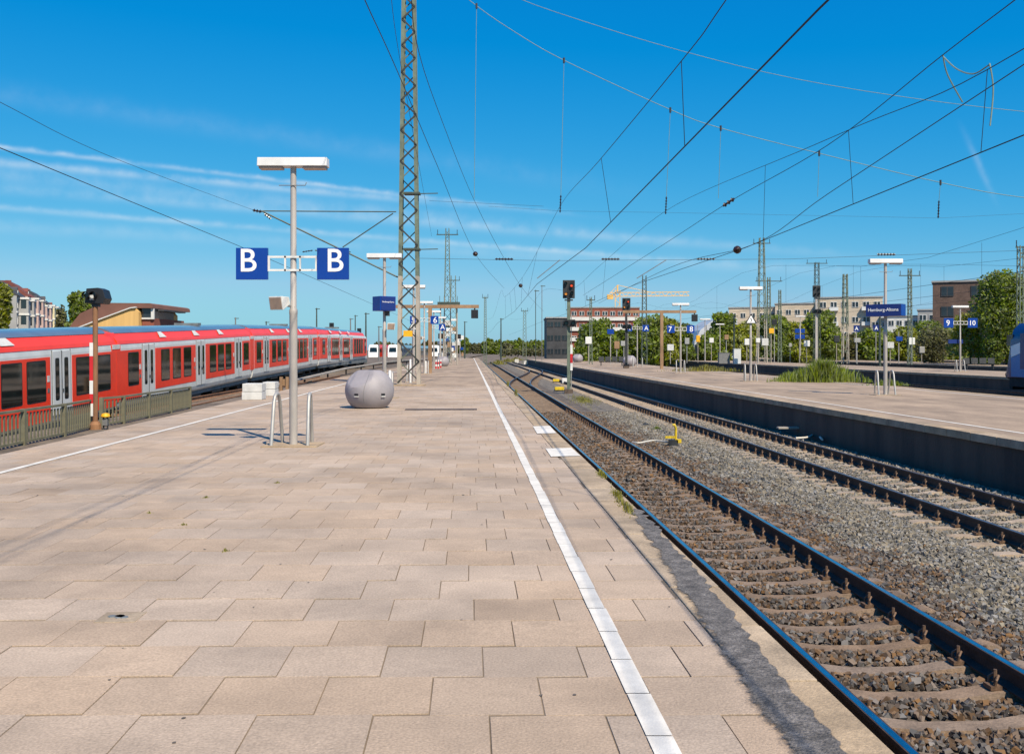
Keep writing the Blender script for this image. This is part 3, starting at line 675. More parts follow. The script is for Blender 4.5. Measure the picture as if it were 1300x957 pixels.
# ---------------------------------------------------------------- posts and bits farther along the paved platform
for i, (x, y) in enumerate(((553.5, 468), (556.5, 468), (559.5, 467))):
    g = gnd(x, y); t = thing('bollard', (g.x, g.y, 0), ['leftmost', 'middle', 'rightmost'][i] + ' of three red and white posts before the distant ball planter', 'bollard', 'red and white posts')
    for k in range(4): m = MB(); m.lathe([(.07, 0), (.07, .199)], 10); m.build('band', X['safered' if k % 2 == 0 else 'white'], t, (0, 0, .2 * k))
for i, (x, y, h) in enumerate(((521, 486, 30), (540.5, 474, 16), (495, 506, 36))):
    g = gnd(x, y); hh = h / F * g.y; t = thing('guard_post', (g.x, g.y, 0), ['pale steel guard post seen through the near lattice tower', 'short pale guard post left of the brown gantry post', 'thin pale guard post right beside the grey ball planter'][i], 'post', 'pale guard posts')
    m = MB(); m.lathe([(.05, 0), (.05, hh - .03), (.03, hh)], 10); m.build('shaft', X['white'], t, smooth=True)
    m = MB(); m.lathe([(.09, 0), (.085, .03)], 10); m.build('foot', X['galv'], t)
def tri_sign(t, z, y=-.1, s=.58, x=0):
    pts = [(-s / 2, 0), (s / 2, 0), (0, s * .87)]
    m = MB(); m.prism(pts, lambda a, b: (x + a, y, z + b), lambda a, b: (x + a, y + .015, z + b)); p = m.build('warning_sign', X['letter'], t)
    m = MB(); c = (0, s * .29); 
    for i in range(3):
        a, b = pts[i], pts[(i + 1) % 3]; a = (a[0] * .9, c[1] + (a[1] - c[1]) * .9); b = (b[0] * .9, c[1] + (b[1] - c[1]) * .9)
        m.bar((x + a[0], y - .006, z + a[1]), (x + b[0], y - .006, z + b[1]), .01, .045, up=(0, 0, 1))
    m.bar((x - .03, y - .006, z + s * .48), (x + .03, y - .006, z + s * .3), .01, .03); m.bar((x + .03, y - .006, z + s * .3), (x - .02, y - .006, z + s * .14), .01, .03)
    m.build('sign_border', X['black'], p)
g = gnd(524, 478); t = thing('warning_post', (g.x, g.y, 0), 'white triangular warning sign half hidden behind the near tower', 'sign')
m = MB(); m.lathe([(.04, 0), (.04, 3.4)], 8); m.build('post', X['pole'], t); tri_sign(t, 2.9); m = MB(); m.box((.05, -.1, 2.62), (.3, .2, .3)); m.build('lamp_box', X['dark'], t)
# ---------------------------------------------------------------- white blocks, fence, left signal, third rail
for i, (x0, x1, y0, y1) in enumerate(((305, 330, 487, 508), (331, 347, 485, 503))):
    Y = F * EYE / (y1 - H0); xa, xb = (x0 - 650) / F * Y, (x1 - 650) / F * Y; h = (y1 - y0) / F * Y
    t = thing('concrete_block', ((xa + xb) / 2, Y + .5, 0), ['larger left pale concrete block at the platform edge beside the train', 'smaller right pale concrete block next to the rusty buffer post'][i], 'block', None, R(4))
    m = MB(); m.box((0, 0, h / 4), (xb - xa, .8, h / 2 - .012)); m.build('lower_block', X['plastic'], t, bevel=.012)
    m = MB(); m.box((.01, 0, h * .75), (xb - xa - .01, .79, h / 2 - .012)); m.build('upper_block', X['plastic'], t, bevel=.012)
g = gnd(361, 497, -.25); t = thing('buffer_stop', (g.x, g.y, -.25), 'rusty orange buffer post beside the pale concrete blocks', 'buffer stop')
m = MB(); m.box((-.14, 0, .30), (.12, .2, .75)); m.build('post', X['rusttan'], t); m = MB(); m.box((.14, 0, .3), (.12, .2, .75)); m.build('post', X['rusttan'], t); m = MB(); m.box((0, .04, .42), (.42, .12, .3)); m.build('beam', X['rusttan'], t)
FEN = [(29.9, 565), (81.5, 554), (116.8, 544.6)], [(129, 541.5), (156.8, 537.8), (188.8, 530.5), (216.8, 524.3), (241, 518.8)]
FZ = -.27
def fence(pp, label, start=None):
    pts = [gnd(*p, z=FZ) for p in pp]
    if start: d = pts[0] - pts[1]; pts = [pts[0] + d * k for k in range(start, 0, -1)] + pts
    t = thing('railing_fence', pts[0], label, 'fence', 'olive railing fences')
    o = pts[0]; hh = .74
    for p in pts: m = MB(); m.box((0, 0, hh / 2), (.09, .09, hh)); m.build('post', X['fence'], t, p - o)
    bar = MB(); bar.box((0, 0, .33), (.025, .05, .60)); bar = bar.mesh('baluster', X['fence'])
    for a, b in zip(pts[:-1], pts[1:]):
        m = MB(); m.bar(a - o + Vector((0, 0, hh - .03)), b - o + Vector((0, 0, hh - .03)), .07, .05); m.build('top_rail', X['fence'], t)
        m = MB(); m.bar(a - o + Vector((0, 0, .07)), b - o + Vector((0, 0, .07)), .05, .05); m.build('bottom_rail', X['fence'], t)
        L = (b - a).length; n = int(L / .16)
        for k in range(1, n): inst('baluster', bar, t, (a - o).lerp(b - o, k / n) + Vector((0, 0, .02)))
fence(FEN[0], 'olive railing fence at the left edge, in front of the train', 4)
fence(FEN[1], 'olive railing fence right of the rusty signal post')
m = MB(); m.add([(left_edge(-3), -3, -.27), (left_edge(70), 70, -.27), (-11.2 - .01 * 70, 70, -.27), (-11.1, -3, -.27), (-11.1, -3, -2.9), (-11.2 - .7, 70, -1.0)], [(0, 1, 2, 3), (3, 2, 5, 4)])
tag(m.build('verge', X['dirt']), kind='structure')
def left_signal():
    g = gnd(121, 545, FZ); t = thing('signal_post', g, 'rusty signal post with a black two lens head beside the fence', 'signal'); S = g.y / F
    top = 158 * S
    m = MB(); m.tube([(0, 0, 0), (0, 0, top)], .062, 12); m.build('mast', X['rust'], t, smooth=True)
    m = MB(); m.lathe([(.15, 0), (.14, .12), (.08, .2)], 10); m.build('base', X['rust'], t)
    for k, (a, b, c) in enumerate(((435, 452, 'white'), (452, 483, 'safered'), (483, 500, 'white'), (500, 512, 'safered'), (512, 528, 'white'))):
        m = MB(); m.box((-.075, -.05, (545 - (a + b) / 2) * S), (.085, .02, (b - a) * S)); m.build('mast_plate', X[c], t)
    m = MB(); m.prism([(-.24, -.16), (.2, -.18), (.26, -.05), (.2, .16), (.08, .21), (-.2, .19)], lambda a, b: (a + .03, -.12, b), lambda a, b: (a + .03, .3, b)); h = m.build('signal_head', X['black'], t, (0, 0, top + .2), bevel=.01)
    for x in (-.15, .02):
        m = MB(); m.tube([(x, -.12, .02), (x, -.24, .03)], .085, 14, cap=False); m.build('hood', X['black'], h)
        m = MB(); m.lathe([(.07, 0), (.07, .01)], 14, (0, 0, 0)); m.build('lens', X['lens'], h, (x, -.125, .02), (R(90), 0, 0))
    m = MB(); m.box((-.02, -.16, -.03), (.09, .03, .12)); m.build('number_plate', X['plastic'], h)
    m = MB(); m.box((.02, 0, top + .0), (.16, .14, .1)); m.build('bracket', X['black'], t)
left_signal()
g = gnd(134, 545, FZ); t = thing('marker_lamp', g, 'small yellow capped marker lamp at the foot of the rusty signal post', 'marker')
m = MB(); m.tube([(-.05, 0, 0), (-.05, 0, .3)], .02, 6); m.build('leg', X['dark'], t); m = MB(); m.tube([(.05, 0, 0), (.05, 0, .3)], .02, 6); m.build('leg', X['dark'], t); m = MB(); m.box((0, 0, .18), (.12, .1, .16)); m.build('housing', X['galvd'], t)
m = MB(); m.lathe([(.02, .10), (.09, .085), (.11, .02), (.10, 0)], 12); m.build('cap', X['orange'], t, (0, 0, .3), smooth=True)
# third rail cover along the ramp track
def third_rail():
    pts = [Vector((-12.9 - .25 * math.sin(max(0, Y - 60) / 45), Y, ramp(Y) + .30)) for Y in list(range(6, 100, 4)) + [104, 112, 124, 140, 160]]
    t = thing('third_rail', pts[0], 'long pale third rail cover board curving along beside the red train', 'third rail'); b = pts[0]
    m = MB()
    for i in range(len(pts) - 1): m.bar(pts[i] - b, pts[i + 1] - b, .26, .10)
    m.build('cover_board', X['wood'], t)
    for i in range(0, len(pts), 2): m = MB(); m.box((0, 0, -.28), (.1, .1, .46)); m.build('support', X['dark'], t, pts[i] - b)
third_rail()
stub = [Vector((-10.2 - .045 * Y, Y, -.22)) for Y in (31, 36, 42, 50, 60, 74)]
t = thing('railway_track', stub[0], 'rusty stub track behind the concrete blocks on the left', 'railway track')
for s in (-.75, .75): rail_along('rail', [p - stub[0] + Vector((s, 0, 0)) for p in stub], t, None, X['rust'])
m = MB()
for k in range(60): m.box(Vector((-10.2 - .045 * (32 + .7 * k), 32 + .7 * k, -.42)) - stub[0], (2.4, .22, .1))
tag(m.build('stub_sleepers', X['sleeper'], t), kind='stuff')
# ---------------------------------------------------------------- red commuter train on the ramp
# car frame: y along the car, +x is the platform side, z over the rail
def win_mesh(w, h, name='window'):
    m = MB(); r = .07; c = []
    for (cx, cz, a0) in ((w / 2 - r, h / 2 - r, 0), (-w / 2 + r, h / 2 - r, 90), (-w / 2 + r, -h / 2 + r, 180), (w / 2 - r, -h / 2 + r, 270)):
        c += [(cx + r * math.cos(R(a0 + a)), cz + r * math.sin(R(a0 + a))) for a in (0, 30, 60, 90)]
    m.prism(c, lambda a, b: (-.02, a, b), lambda a, b: (.006, a, b)); return m.mesh(name, X['glass'])
_wm = {}
def win(car, y, z, w, h, x=1.41, frame=True):
    k = (round(w, 2), round(h, 2))
    if k not in _wm: _wm[k] = (win_mesh(w, h), win_mesh(w + .07, h + .07, 'window_seal'))
    if k not in _wm or _wm[k][1].materials[0] != X['rubber']: _wm[k][1].materials[0] = X['rubber']
    inst('window_seal', _wm[k][1], car, (x + .001, y, z)); inst('window', _wm[k][0], car, (x + .006, y, z))
def car_body(train, origin, yaw, pitch, L, name, doors, panels, cab=None, hatch=()):
    prof = [(1.30, .52), (1.36, .60), (1.40, .75), (1.40, 2.78), (1.38, 2.93), (1.30, 3.08)]
    m = MB(); pr = prof + [(-a, b) for a, b in prof[::-1]]
    tp = (lambda a, b: (a, L, b))
    if cab == 'far': tp = lambda a, b: (a * .86, L + (.0 if b < 1.6 else -(b - 1.6) * .45), b if b < 2.9 else b - .12)
    m.prism(pr, lambda a, b: (a, 0, b), tp)
    c = m.build('car_body', X['tgrey'], train, origin, (pitch, 0, yaw), bevel=0)
    e = .6 if cab == 'far' else 0
    r = MB(); rp = [(1.315, 3.0), (1.385, 2.945), (1.33, 3.08), (1.16, 3.36), (-1.16, 3.36), (-1.385, 2.945)]
    r.prism([(1.39, 2.95), (1.35, 3.08), (1.12, 3.38), (-1.12, 3.38), (-1.35, 3.08), (-1.39, 2.95)], lambda a, b: (a, .02, b), lambda a, b: (a * (1 - .25 * (e > 0)), L - .02 - e, b - .1 * (e > 0))); r.build('roof_side', X['redroof'], c)
    r = MB(); q = [(1.15, 3.372), (1.0, 3.48), (.7, 3.57), (.3, 3.61), (-.3, 3.61), (-.7, 3.57), (-1.0, 3.48), (-1.15, 3.372)]
    r.prism(q, lambda a, b: (a, .1, b), lambda a, b: (a * (1 - .25 * (e > 0)), L - .1 - 3 * e, b - .1 * (e > 0))); r.build('roof', X['troof'], c, smooth=True)
    u = MB(); u.box((0, L / 2, .50), (2.5, L - .6, .36)); u.build('underframe', X['tskirt'], c)
    for yb in (2.6, L - 2.6):
        u = MB(); u.box((0, yb, .40), (2.3, 3.3, .34))
        for dy in (-1.1, 1.1): u.tube([(-1.0, yb + dy, .42), (1.06, yb + dy, .42)], .42, 18)
        u.box((1.12, yb, .45), (.12, 2.9, .26)); u.build('bogie', X['tdark'], c)
    for k in range(3):
        u = MB(); u.box((.0, 6 + k * (L - 12) / 2, .36), (2.45, 1.9, .34)); u.build('equipment_box', X['tdark'], c)
    for y in hatch:
        u = MB(); u.add([(1.335, y - .5, 3.13), (1.335, y + .35, 3.13), (1.15, y + .15, 3.36), (1.15, y - .3, 3.36)], [(0, 1, 2, 3)]); u.v = [(a + .012, b, cc + .01) for a, b, cc in u.v]; u.build('roof_vent', X['plastic'], c)
    for y in doors:
        for s in (-1, 1):
            d = MB(); d.box((1.405, y + s * .335, 1.82), (.03, .64, 2.1)); dd = d.build('door', X['tgrey'], c, bevel=.006)
            k = (.2, 1.3)
            if k not in _wm: _wm[k] = (win_mesh(.22, 1.32), win_mesh(.30, 1.40, 'window_seal')); _wm[k][1].materials[0] = X['rubber']
            inst('window_seal', _wm[k][1], c, (1.418, y + s * .33, 1.95)); inst('window', _wm[k][0], c, (1.424, y + s * .33, 1.95))
        d = MB(); d.box((1.408, y, 1.82), (.03, .05, 2.12)); d.build('door_seal', X['rubber'], c)
        d = MB(); d.box((1.425, y + .09, 1.55), (.02, .06, .12)); d.build('door_button', X['dark'], c)
        d = MB(); d.box((1.412, y - .95, 2.0), (.012, .16, .2)); d.build('door_sticker', X['plastic'], c)
        d = MB(); d.box((1.412, y - .95, 1.62), (.012, .14, .14)); d.build('door_sticker', X['tskirt'], c)
        for s in (-1, 1): d = MB(); d.box((1.402, y + s * .675, 1.84), (.02, .03, 2.14)); d.build('door_gap', X['tskirt'], c)
    for (y0, y1, wins, wh, wz, zb) in panels:
        p = MB(); p.span((1.39, y0, zb), (1.409, y1, 2.70)); p.build('red_panel', X['red'], c, bevel=.004)
        for (yc, w) in wins: win(c, yc, wz, w, wh)
    return c
def train():
    t = thing('commuter_train', (-16.4, 37.8, ramp(37.8)), 'long red commuter train with grey doors on the sunken track', 'train')
    knots = [(15.8, -15.05), (37.8, -15.0), (57.5, -15.0), (77.5, -15.05), (103, -14.75)]
    sp = lambda a, b, n=3, w=.78: [(a + (b - a) * (k + .5) / n, w) for k in range(n)]
    def layout(L, ds):
        pn = [(.35, ds[0] - .78, [((.35 + ds[0] - .78) / 2, 1.0)], 1.15, 1.98, 1.05)]
        for a, b in zip(ds[:-1], ds[1:]): pn.append((a + .78, b - .78, sp(a + 1.25, b - 1.25, 3, 1.0), 1.28, 1.95, .98))
        pn.append((ds[-1] + .78, L - .35, [((ds[-1] + .78 + L - .35) / 2, 1.0)], 1.15, 1.98, 1.05)); return pn
    for i in range(4):
        (ya, xa), (yb, xb) = knots[i], knots[i + 1]
        a = Vector((xa - 1.4, ya, ramp(ya))); b = Vector((xb - 1.4, yb, ramp(yb))); d = b - a; L = d.length - .3
        yaw = math.atan2(-d.x, d.y); pitch = math.asin(d.z / d.length)
        o = a + d.normalized() * .15 - t.location
        if i == 0: ds = [3.6, 10.6, 17.3]
        elif i == 3: ds = [4.1, 9.4, 14.6]
        else: ds = [3.2, 10.1, 16.7]
        pn = layout(L, ds)
        if i == 0:
            pn[1] = (4.4, 9.8, sp(4.6, 9.6, 3, 1.25), 1.4, 1.92, .62); pn[2] = (11.4, 16.5, [(12.3, 1.15), (14.0, 1.2), (15.55, 1.2)], 1.25, 1.95, .62); pn[3] = (18.1, L + .1, [(18.95, 1.05), (20.7, 1.15)], 1.25, 1.95, .62)
        if i == 1: pn[0] = (-.12, 2.42, [(1.55, 1.05)], 1.25, 1.95, .75)
        if i == 3: pn[3] = (15.4, L - 1.6, sp(15.9, L - 4.0, 4, .95) + [(L - 2.6, .9)], 1.3, 1.95, .98)
        c = car_body(t, o, yaw, pitch, L, 'car', ds, pn, 'far' if i == 3 else None, hatch=((5.2, 9.8, 13.8) if i != 0 else (14.0,)))
        if i < 3:
            g = MB(); g.prism([(1.28, .9), (1.405, 1.0), (1.405, 2.9), (1.15, 3.38), (.6, 3.5), (-.6, 3.5), (-1.15, 3.38), (-1.3, .9)], lambda p, q: (p, L - .28, q), lambda p, q: (p, L + .58, q)); g.build('gangway', X['red'], c)
            g = MB(); g.box((1.40, L + .15, 2.86), (.03, .7, .17)); g.build('gangway_band', X['plastic'], c)
        if i == 3:
            g = MB(); g.prism([(-.95, 1.75), (.95, 1.75), (.9, 2.7), (-.9, 2.7)], lambda p, q: (p, L - (q - 1.6) * .45 + .02, q), lambda p, q: (p, L - (q - 1.6) * .45 + .05, q)); g.build('windscreen', X['glass'], c)
            g = MB(); g.box((0, L + .05, 1.2), (2.2, .1, .5)); g.build('nose_panel', X['red'], c)
        for y in ((12.5,) if i else ()):
            g = MB(); g.box((0, y, 3.66), (1.2, .5, .12)); g.build('roof_box', X['tskirt'], c)
    for s in (-.752, .752):
        pts = [Vector((-16.4 + s, Y, ramp(Y))) - t.location for Y in (2, 15.8, 26, 37.8, 48, 57.5, 68, 77.5, 90, 103, 130, 170)]
        pass
    return t
train()
rt = thing('railway_track', (-16.4, 10, ramp(10)), 'sunken ramp track under the red commuter train', 'railway track')
for s in (-.752, .752): rail_along('rail', [Vector((-16.4 + s + (0 if Y < 90 else .015 * (Y - 90)), Y, ramp(Y))) - rt.location for Y in (2, 15.8, 26, 37.8, 48, 57.5, 68, 77.5, 90, 103, 130, 170)], rt, X['railtop2'])
m = MB()
for k in range(230): m.box(Vector((-16.4, 10 + .62 * k, ramp(10 + .62 * k) - .23)) - rt.location, (2.5, .24, .12))
tag(m.build('ramp_sleepers', X['sleeper'], rt), kind='stuff')
# ---------------------------------------------------------------- distant trains on the left
def far_train(loc, L, label, side, front, yaw, top=3.7, nose=True):
    t = thing('distant_train', loc, label, 'train', None, yaw)
    m = MB(); pr = [(-1.4, .5), (1.4, .5), (1.42, 2.9), (1.15, top - .1), (.6, top), (-.6, top), (-1.15, top - .1), (-1.42, 2.9)]
    m.prism(pr, lambda a, b: (a, 0, b), lambda a, b: (a, L, b)); m.build('car_body', X[side], t, bevel=.05)
    m = MB(); m.prism([(a * .985, b) for a, b in pr], lambda a, b: (a * .9, -.9 + max(0, b - 1.5) * .3, b), lambda a, b: (a, .0, b)); n = m.build('nose', X[front], t)
    m = MB(); m.prism([(-.95, 1.9), (.95, 1.9), (.85, 2.95), (-.85, 2.95)], lambda a, b: (a, -.95 + max(0, b - 1.5) * .3, b), lambda a, b: (a, -.8 + max(0, b - 1.5) * .3, b)); m.build('windscreen', X['glass'], n)
    m = MB(); m.box((0, L / 2, .35), (2.3, L - .5, .5)); m.build('underframe', X['tdark'], t)
    for k in range(int(L / 6)):
        m = MB(); m.box((1.42, 3 + 6 * k, 2.15), (.03, 4.2, .85)); m.build('window', X['glass'], t)
    return t
far_train((-35.4, 255, -.7), 60, 'leftmost distant train with a white front, past the far end of the red train', 'red', 'letter', R(1))
ft = far_train((-30.6, 256, -.7), 104, 'distant train with white front and long dark side seen through the lattice tower', 'troof', 'letter', 0)
m = MB(); m.box((1.43, 1.6, 2.0), (.04, 3.0, 2.6)); m.build('red_cab_side', X['red'], ft)
far_train((-22.6, 290, -.7), 40, 'small white fronted distant train right of the brown gantry post', 'tgrey', 'letter', R(2))
# ---------------------------------------------------------------- colour light signals
def main_signal(loc, hgt, label, lit=True, low=True, plate=True, sc=1.0, mastc='green'):
    t = thing('signal', loc, label, 'signal', 'colour light signals')
    m = MB(); m.box((0, 0, hgt / 2), (.20, .16, hgt)); m.build('mast', X[mastc], t)
    m = MB(); m.tube([(.16, .05, .2), (.16, .05, hgt - 1.2)], .03, 6); m.build('ladder', X['galv'], t)
    m = MB(); m.box((0, 0, .1), (.5, .5, .35)); m.build('base', X['wall'], t, bevel=.02)
    w, h = .36 * sc, .55 * sc
    m = MB(); m.prism([(-w, -h), (w, -h), (w, h), (-w, h)], lambda a, b: (a, -.12, b), lambda a, b: (a, .06, b)); hd = m.build('signal_board', X['dark'], t, (0, -.05, hgt + h - .25), bevel=.02)
    for (x, z, c) in ((-.2, .33, 'lens'), (.16, .2, 'lamp_red' if lit else 'lens'), (-.18, -.3, 'lamp_amber' if lit else 'lens'), (.18, -.25, 'lens')):
        m = MB(); m.lathe([(.075, 0), (.075, .02)], 12); l = m.build('lens', X[c], hd, (x * sc, -.125, z * sc), (R(90), 0, 0))
        m = MB(); m.tube([(x * sc, -.12, z * sc + .005), (x * sc, -.27, z * sc + .02)], .095, 12, cap=False); m.build('hood', X['black'], hd)
    m = MB(); m.prism([(-.1, -.5), (.2, -.5), (.36, .1), (.36, .5), (.12, .5), (-.12, .0)], lambda a, b: (a * sc, -.124, b * sc), lambda a, b: (a * sc, -.121, b * sc)); m.build('dark_band', X['black'], hd)
    m = MB(); m.box((0, -.03, hgt - .35), (.5, .2, .08)); m.build('bracket', X['dark'], t)
    if low:
        m = MB(); m.prism([(-.42, -.16), (.36, -.2), (.44, .05), (.3, .22), (-.3, .2), (-.44, .08)], lambda a, b: (a * sc, -.2, b * sc), lambda a, b: (a * sc, .06, b * sc)); lo = m.build('distant_head', X['black'], t, (.05, -.05, hgt - 1.75))
        for x in (-.22, .2):
            m = MB(); m.tube([(x * sc, -.2, 0), (x * sc, -.36, .01)], .13 * sc, 12, cap=False); m.build('hood', X['black'], lo)
            m = MB(); m.lathe([(.1 * sc, 0), (.1 * sc, .01)], 12); m.build('lens', X['lens'], lo, (x * sc, -.205, 0), (R(90), 0, 0))
    if plate:
        for k, (z0, z1, c) in enumerate(((1.50, 2.05, 'white'), (.95, 1.5, 'safered'), (.5, .95, 'white'))):
            m = MB(); m.box((.16, -.10, (z0 + z1) / 2 + .9), (.14, .02, z1 - z0)); m.build('mast_plate', X[c], t)
    return t
g = gnd(722, 499, -.95); main_signal((g.x, g.y, -.98), 6.0, 'signal with a lit red lamp between the two near tracks')
main_signal(pix(795, 462, 90) * 1.0 - Vector((0, 0, .3)), 5.4, 'signal with lit amber lamp at the left edge of the middle platform', plate=False, mastc='dark', sc=1.0)
g = P(36.2, 104, 0); main_signal(g, 7.4, 'tall dark signal on the third platform, near the station name sign', lit=False, plate=False, sc=1.1, mastc='pole')
for i, (x, y, Y) in enumerate(((421, 413.5, 112), (456, 420, 125))):
    p = pix(x, y, Y); t = thing('signal', (p.x, Y, -.2), ['higher', 'lower'][i] + ' of the two small black signals seen above the train roof', 'signal', 'small signals above the train')
    m = MB(); m.tube([(0, 0, 0), (0, 0, p.z - .2)], .06, 8); m.build('mast', X['dark'], t)
    m = MB(); m.box((0, 0, p.z + .2), (.5, .2, .65)); h = m.build('signal_head', X['black'], t, bevel=.03)
    m = MB(); m.lathe([(.09, 0), (.09, .02)], 10); m.build('lens', X['lens'], h, (0, -.11, p.z + .3), (R(90), 0, 0))
# ---------------------------------------------------------------- overhead wires
PATH = {}
def on(label, Y):
    q = PATH[label]; ys = [p.y for p in q]; return Vector((float(np.interp(Y, ys, [p.x for p in q])), Y, float(np.interp(Y, ys, [p.z for p in q]))))
def wire_thing(name, pts, r, label, matl='wire', cat='overhead wire', group=None, n=5):
    pts = [Vector(p) for p in pts]
    if name != 'span_cable' and name != 'jumper_cable' and -10 < pts[0].y < 30 and pts[1].y > pts[0].y:
        d = (pts[0] - pts[1]) / (pts[1].y - pts[0].y); d.z = max(min(d.z, .05), -.02); pts = [pts[0] + d * (pts[0].y + 25)] + pts
    t = thing(name, pts[0], label, cat, group); PATH[label] = pts
    m = MB(); m.tube([p - pts[0] for p in pts], r * .78, n); m.build('cable', X[matl], t); return t
def spline(pts, n=8):
    pts = [Vector(p) for p in pts]; o = []
    for i in range(len(pts) - 1):
        p0, p1, p2, p3 = pts[max(i - 1, 0)], pts[i], pts[i + 1], pts[min(i + 2, len(pts) - 1)]
        for k in range(n):
            t = k / n; o.append(.5 * ((2 * p1) + (p2 - p0) * t + (2 * p0 - 5 * p1 + 4 * p2 - p3) * t * t + (3 * p1 - p0 - 3 * p2 + p3) * t ** 3))
    return o + [pts[-1]]
def drop(t, a, b, matl='wire', r=.006):
    m = MB(); m.tube([Vector(a) - t.location, Vector(b) - t.location], r, 4); m.build('dropper', X[matl], t)
# near track: contact wire and messenger
CW = 1.74 + .0
c1 = wire_thing('contact_wire', [P(3.15, -4, 4.74)] + [P(u, Y, 4.74) for u, Y in ((3.15, 9), (3.5, 30), (3.15, 46.5), (3.6, 80), (3.2, 115), (3.5, 160), (3.4, 205))], .014, 'thick contact wire running above the near track')
m1 = spline([P(3.2, -4, 6.6), P(3.15, 5, 6.15), pix(922, 0, 12.3), pix(865, 78, 15.05), pix(760, 205, 24.6), pix(711, 262, 46.5), P(3.6, 60, 6.7), P(3.4, 78, 6.4), P(3.4, 98, 6.9), P(3.5, 112, 8.2), P(3.4, 145, 6.5), P(3.4, 205, 8)])
mw = wire_thing('messenger_wire', m1, .010, 'messenger wire sagging above the contact wire of the near track')
C1, M1 = c1['label'], mw['label']
for Y in (8, 15.05, 24, 56, 66, 76, 84, 95): drop(mw, on(M1, Y), on(C1, Y))
# second track
c2 = wire_thing('contact_wire', [P(7.8, 2, 4.74)] + [P(u, Y, 4.74) for u, Y in ((7.9, 13), (8.3, 30), (7.8, 46.5), (8.3, 80), (7.9, 115), (8.1, 160), (8.1, 205))], .013, 'contact wire running above the second track')
m2 = wire_thing('messenger_wire', spline([P(8.1, 3, 6.9), pix(1300, 62, 14.5), pix(1055, 175, 22.1), pix(845, 268, 46.5), P(8.1, 62, 6.9), P(8.1, 80, 6.5), P(8.1, 112, 8.2), P(8.1, 150, 6.5), P(8.1, 205, 8)]), .010, 'messenger wire above the second track, rising to its insulator')
for Y in (15.5, 21, 28, 60, 70, 85): drop(m2, on(m2['label'], Y), on(c2['label'], Y))
wire_thing('contact_wire', spline([pix(1380, 30, 13.4), pix(1300, 82, 14.5), pix(1050, 247, 22.4), pix(955, 311, 29.0), pix(850, 340, 40), pix(760, 385, 70)]), .011, 'slanting wire crossing down over the second track at right')
w3 = wire_thing('messenger_wire', spline([pix(1400, -85, 12), pix(1289, 0, 14), pix(1197, 70, 16.8), pix(1050, 185, 22.6), pix(925, 257, 30), pix(840, 312, 40), pix(740, 375, 70)]), .011, 'steep wire from the top right corner down to a round insulator')
m = MB(); p = pix(925, 257, 30); insul(m, p - w3.location - Vector((.12, -.2, .08)), p - w3.location + Vector((.12, -.2, .08)), 3, .10); m.build('insulator', X['insul'], w3)
j = wire_thing('jumper_cable', spline([pix(1197, 70, 16.8), pix(1203, 95, 17), pix(1222, 130, 17.3)]), .016, 'short looping jumper cable hanging left between the wires at top right', 'wirelight')
j = wire_thing('jumper_cable', spline([pix(1197, 72, 16.8), pix(1215, 88, 16.3), pix(1236, 94, 15.9), pix(1254, 84, 15.6), pix(1257, 84, 15.5), pix(1261, 115, 15.5), pix(1257, 160, 15.5)]), .016, 'longer looping jumper cable hanging right between the wires at top right', 'wirelight')
# wires over the left side and over the paved platform
wire_thing('contact_wire', [pix(-160, 118, 12), pix(0, 188, 18.9), pix(300, 311, 38), pix(395, 352, 52), pix(500, 398, 100), pix(560, 425, 200)], .013, 'dark contact wire over the left platform edge, passing behind the left B sign')
wl = wire_thing('messenger_wire', spline([pix(-150, 52, 14), pix(0, 130, 19.4), pix(150, 203, 27), pix(322, 267, 46.5)]), .008, 'thin wire at far left rising to the tower arm insulators')
wire_thing('overhead_wire', spline([pix(448, -40, 12.5), pix(463, 0, 13.8), pix(505, 92, 18.5), pix(555, 210, 28), pix(605, 325, 51), pix(640, 366, 80)]), .010, 'dark wire left of the tower top, crossing behind the tower', group=None)
wire_thing('overhead_wire', spline([pix(522, -30, 18), pix(528, 50, 20), pix(556, 140, 26), pix(600, 250, 41), pix(640, 328, 47), pix(668, 372, 70), pix(690, 395, 110)]), .010, 'dark wire right of the tower curving down toward the tracks')
wire_thing('overhead_wire', spline([pix(495, -20, 18), pix(505, 60, 22), pix(530, 200, 30), pix(548, 300, 60)]), .007, 'thin wire running down beside the lattice tower')
wire_thing('overhead_wire', [pix(545, 255, 46.5), pix(690, 262, 46.5)], .008, 'short level wire right of the tower at insulator height')
# wires of the tracks farther right
for i, (u, z0, z1) in enumerate(((21.6, 4.74, 6.9), (26.2, 4.74, 6.9), (30.8, 4.74, 7.0), (45.0, 4.74, 6.9), (50, 4.74, 7))):
    nm = ['first', 'second', 'third', 'fourth', 'fifth'][i]
    wire_thing('contact_wire', [P(u, 15, z0), P(u + .3, 60, z0), P(u - .3, 110, z0), P(u, 170, z0), P(u, 260, z0)], .012, nm + ' contact wire counted rightward from the middle platform', group='contact wires over the far tracks')
    pts = [P(u, Y, 6.0 + (z1 + .9 - 6.0) * abs(math.sin((Y - 20) / 56 * math.pi + math.pi / 2)) ** 2) for Y in range(15, 262, 8)]
    t = wire_thing('messenger_wire', pts, .009, nm + ' messenger wire counted rightward from the middle platform', group='messenger wires over the far tracks')
    for Y in (31, 42, 55, 68, 87): drop(t, P(u, Y, 6.0 + (z1 + .9 - 6.0) * abs(math.sin((Y - 20) / 56 * math.pi + math.pi / 2)) ** 2), P(u, Y, z0))
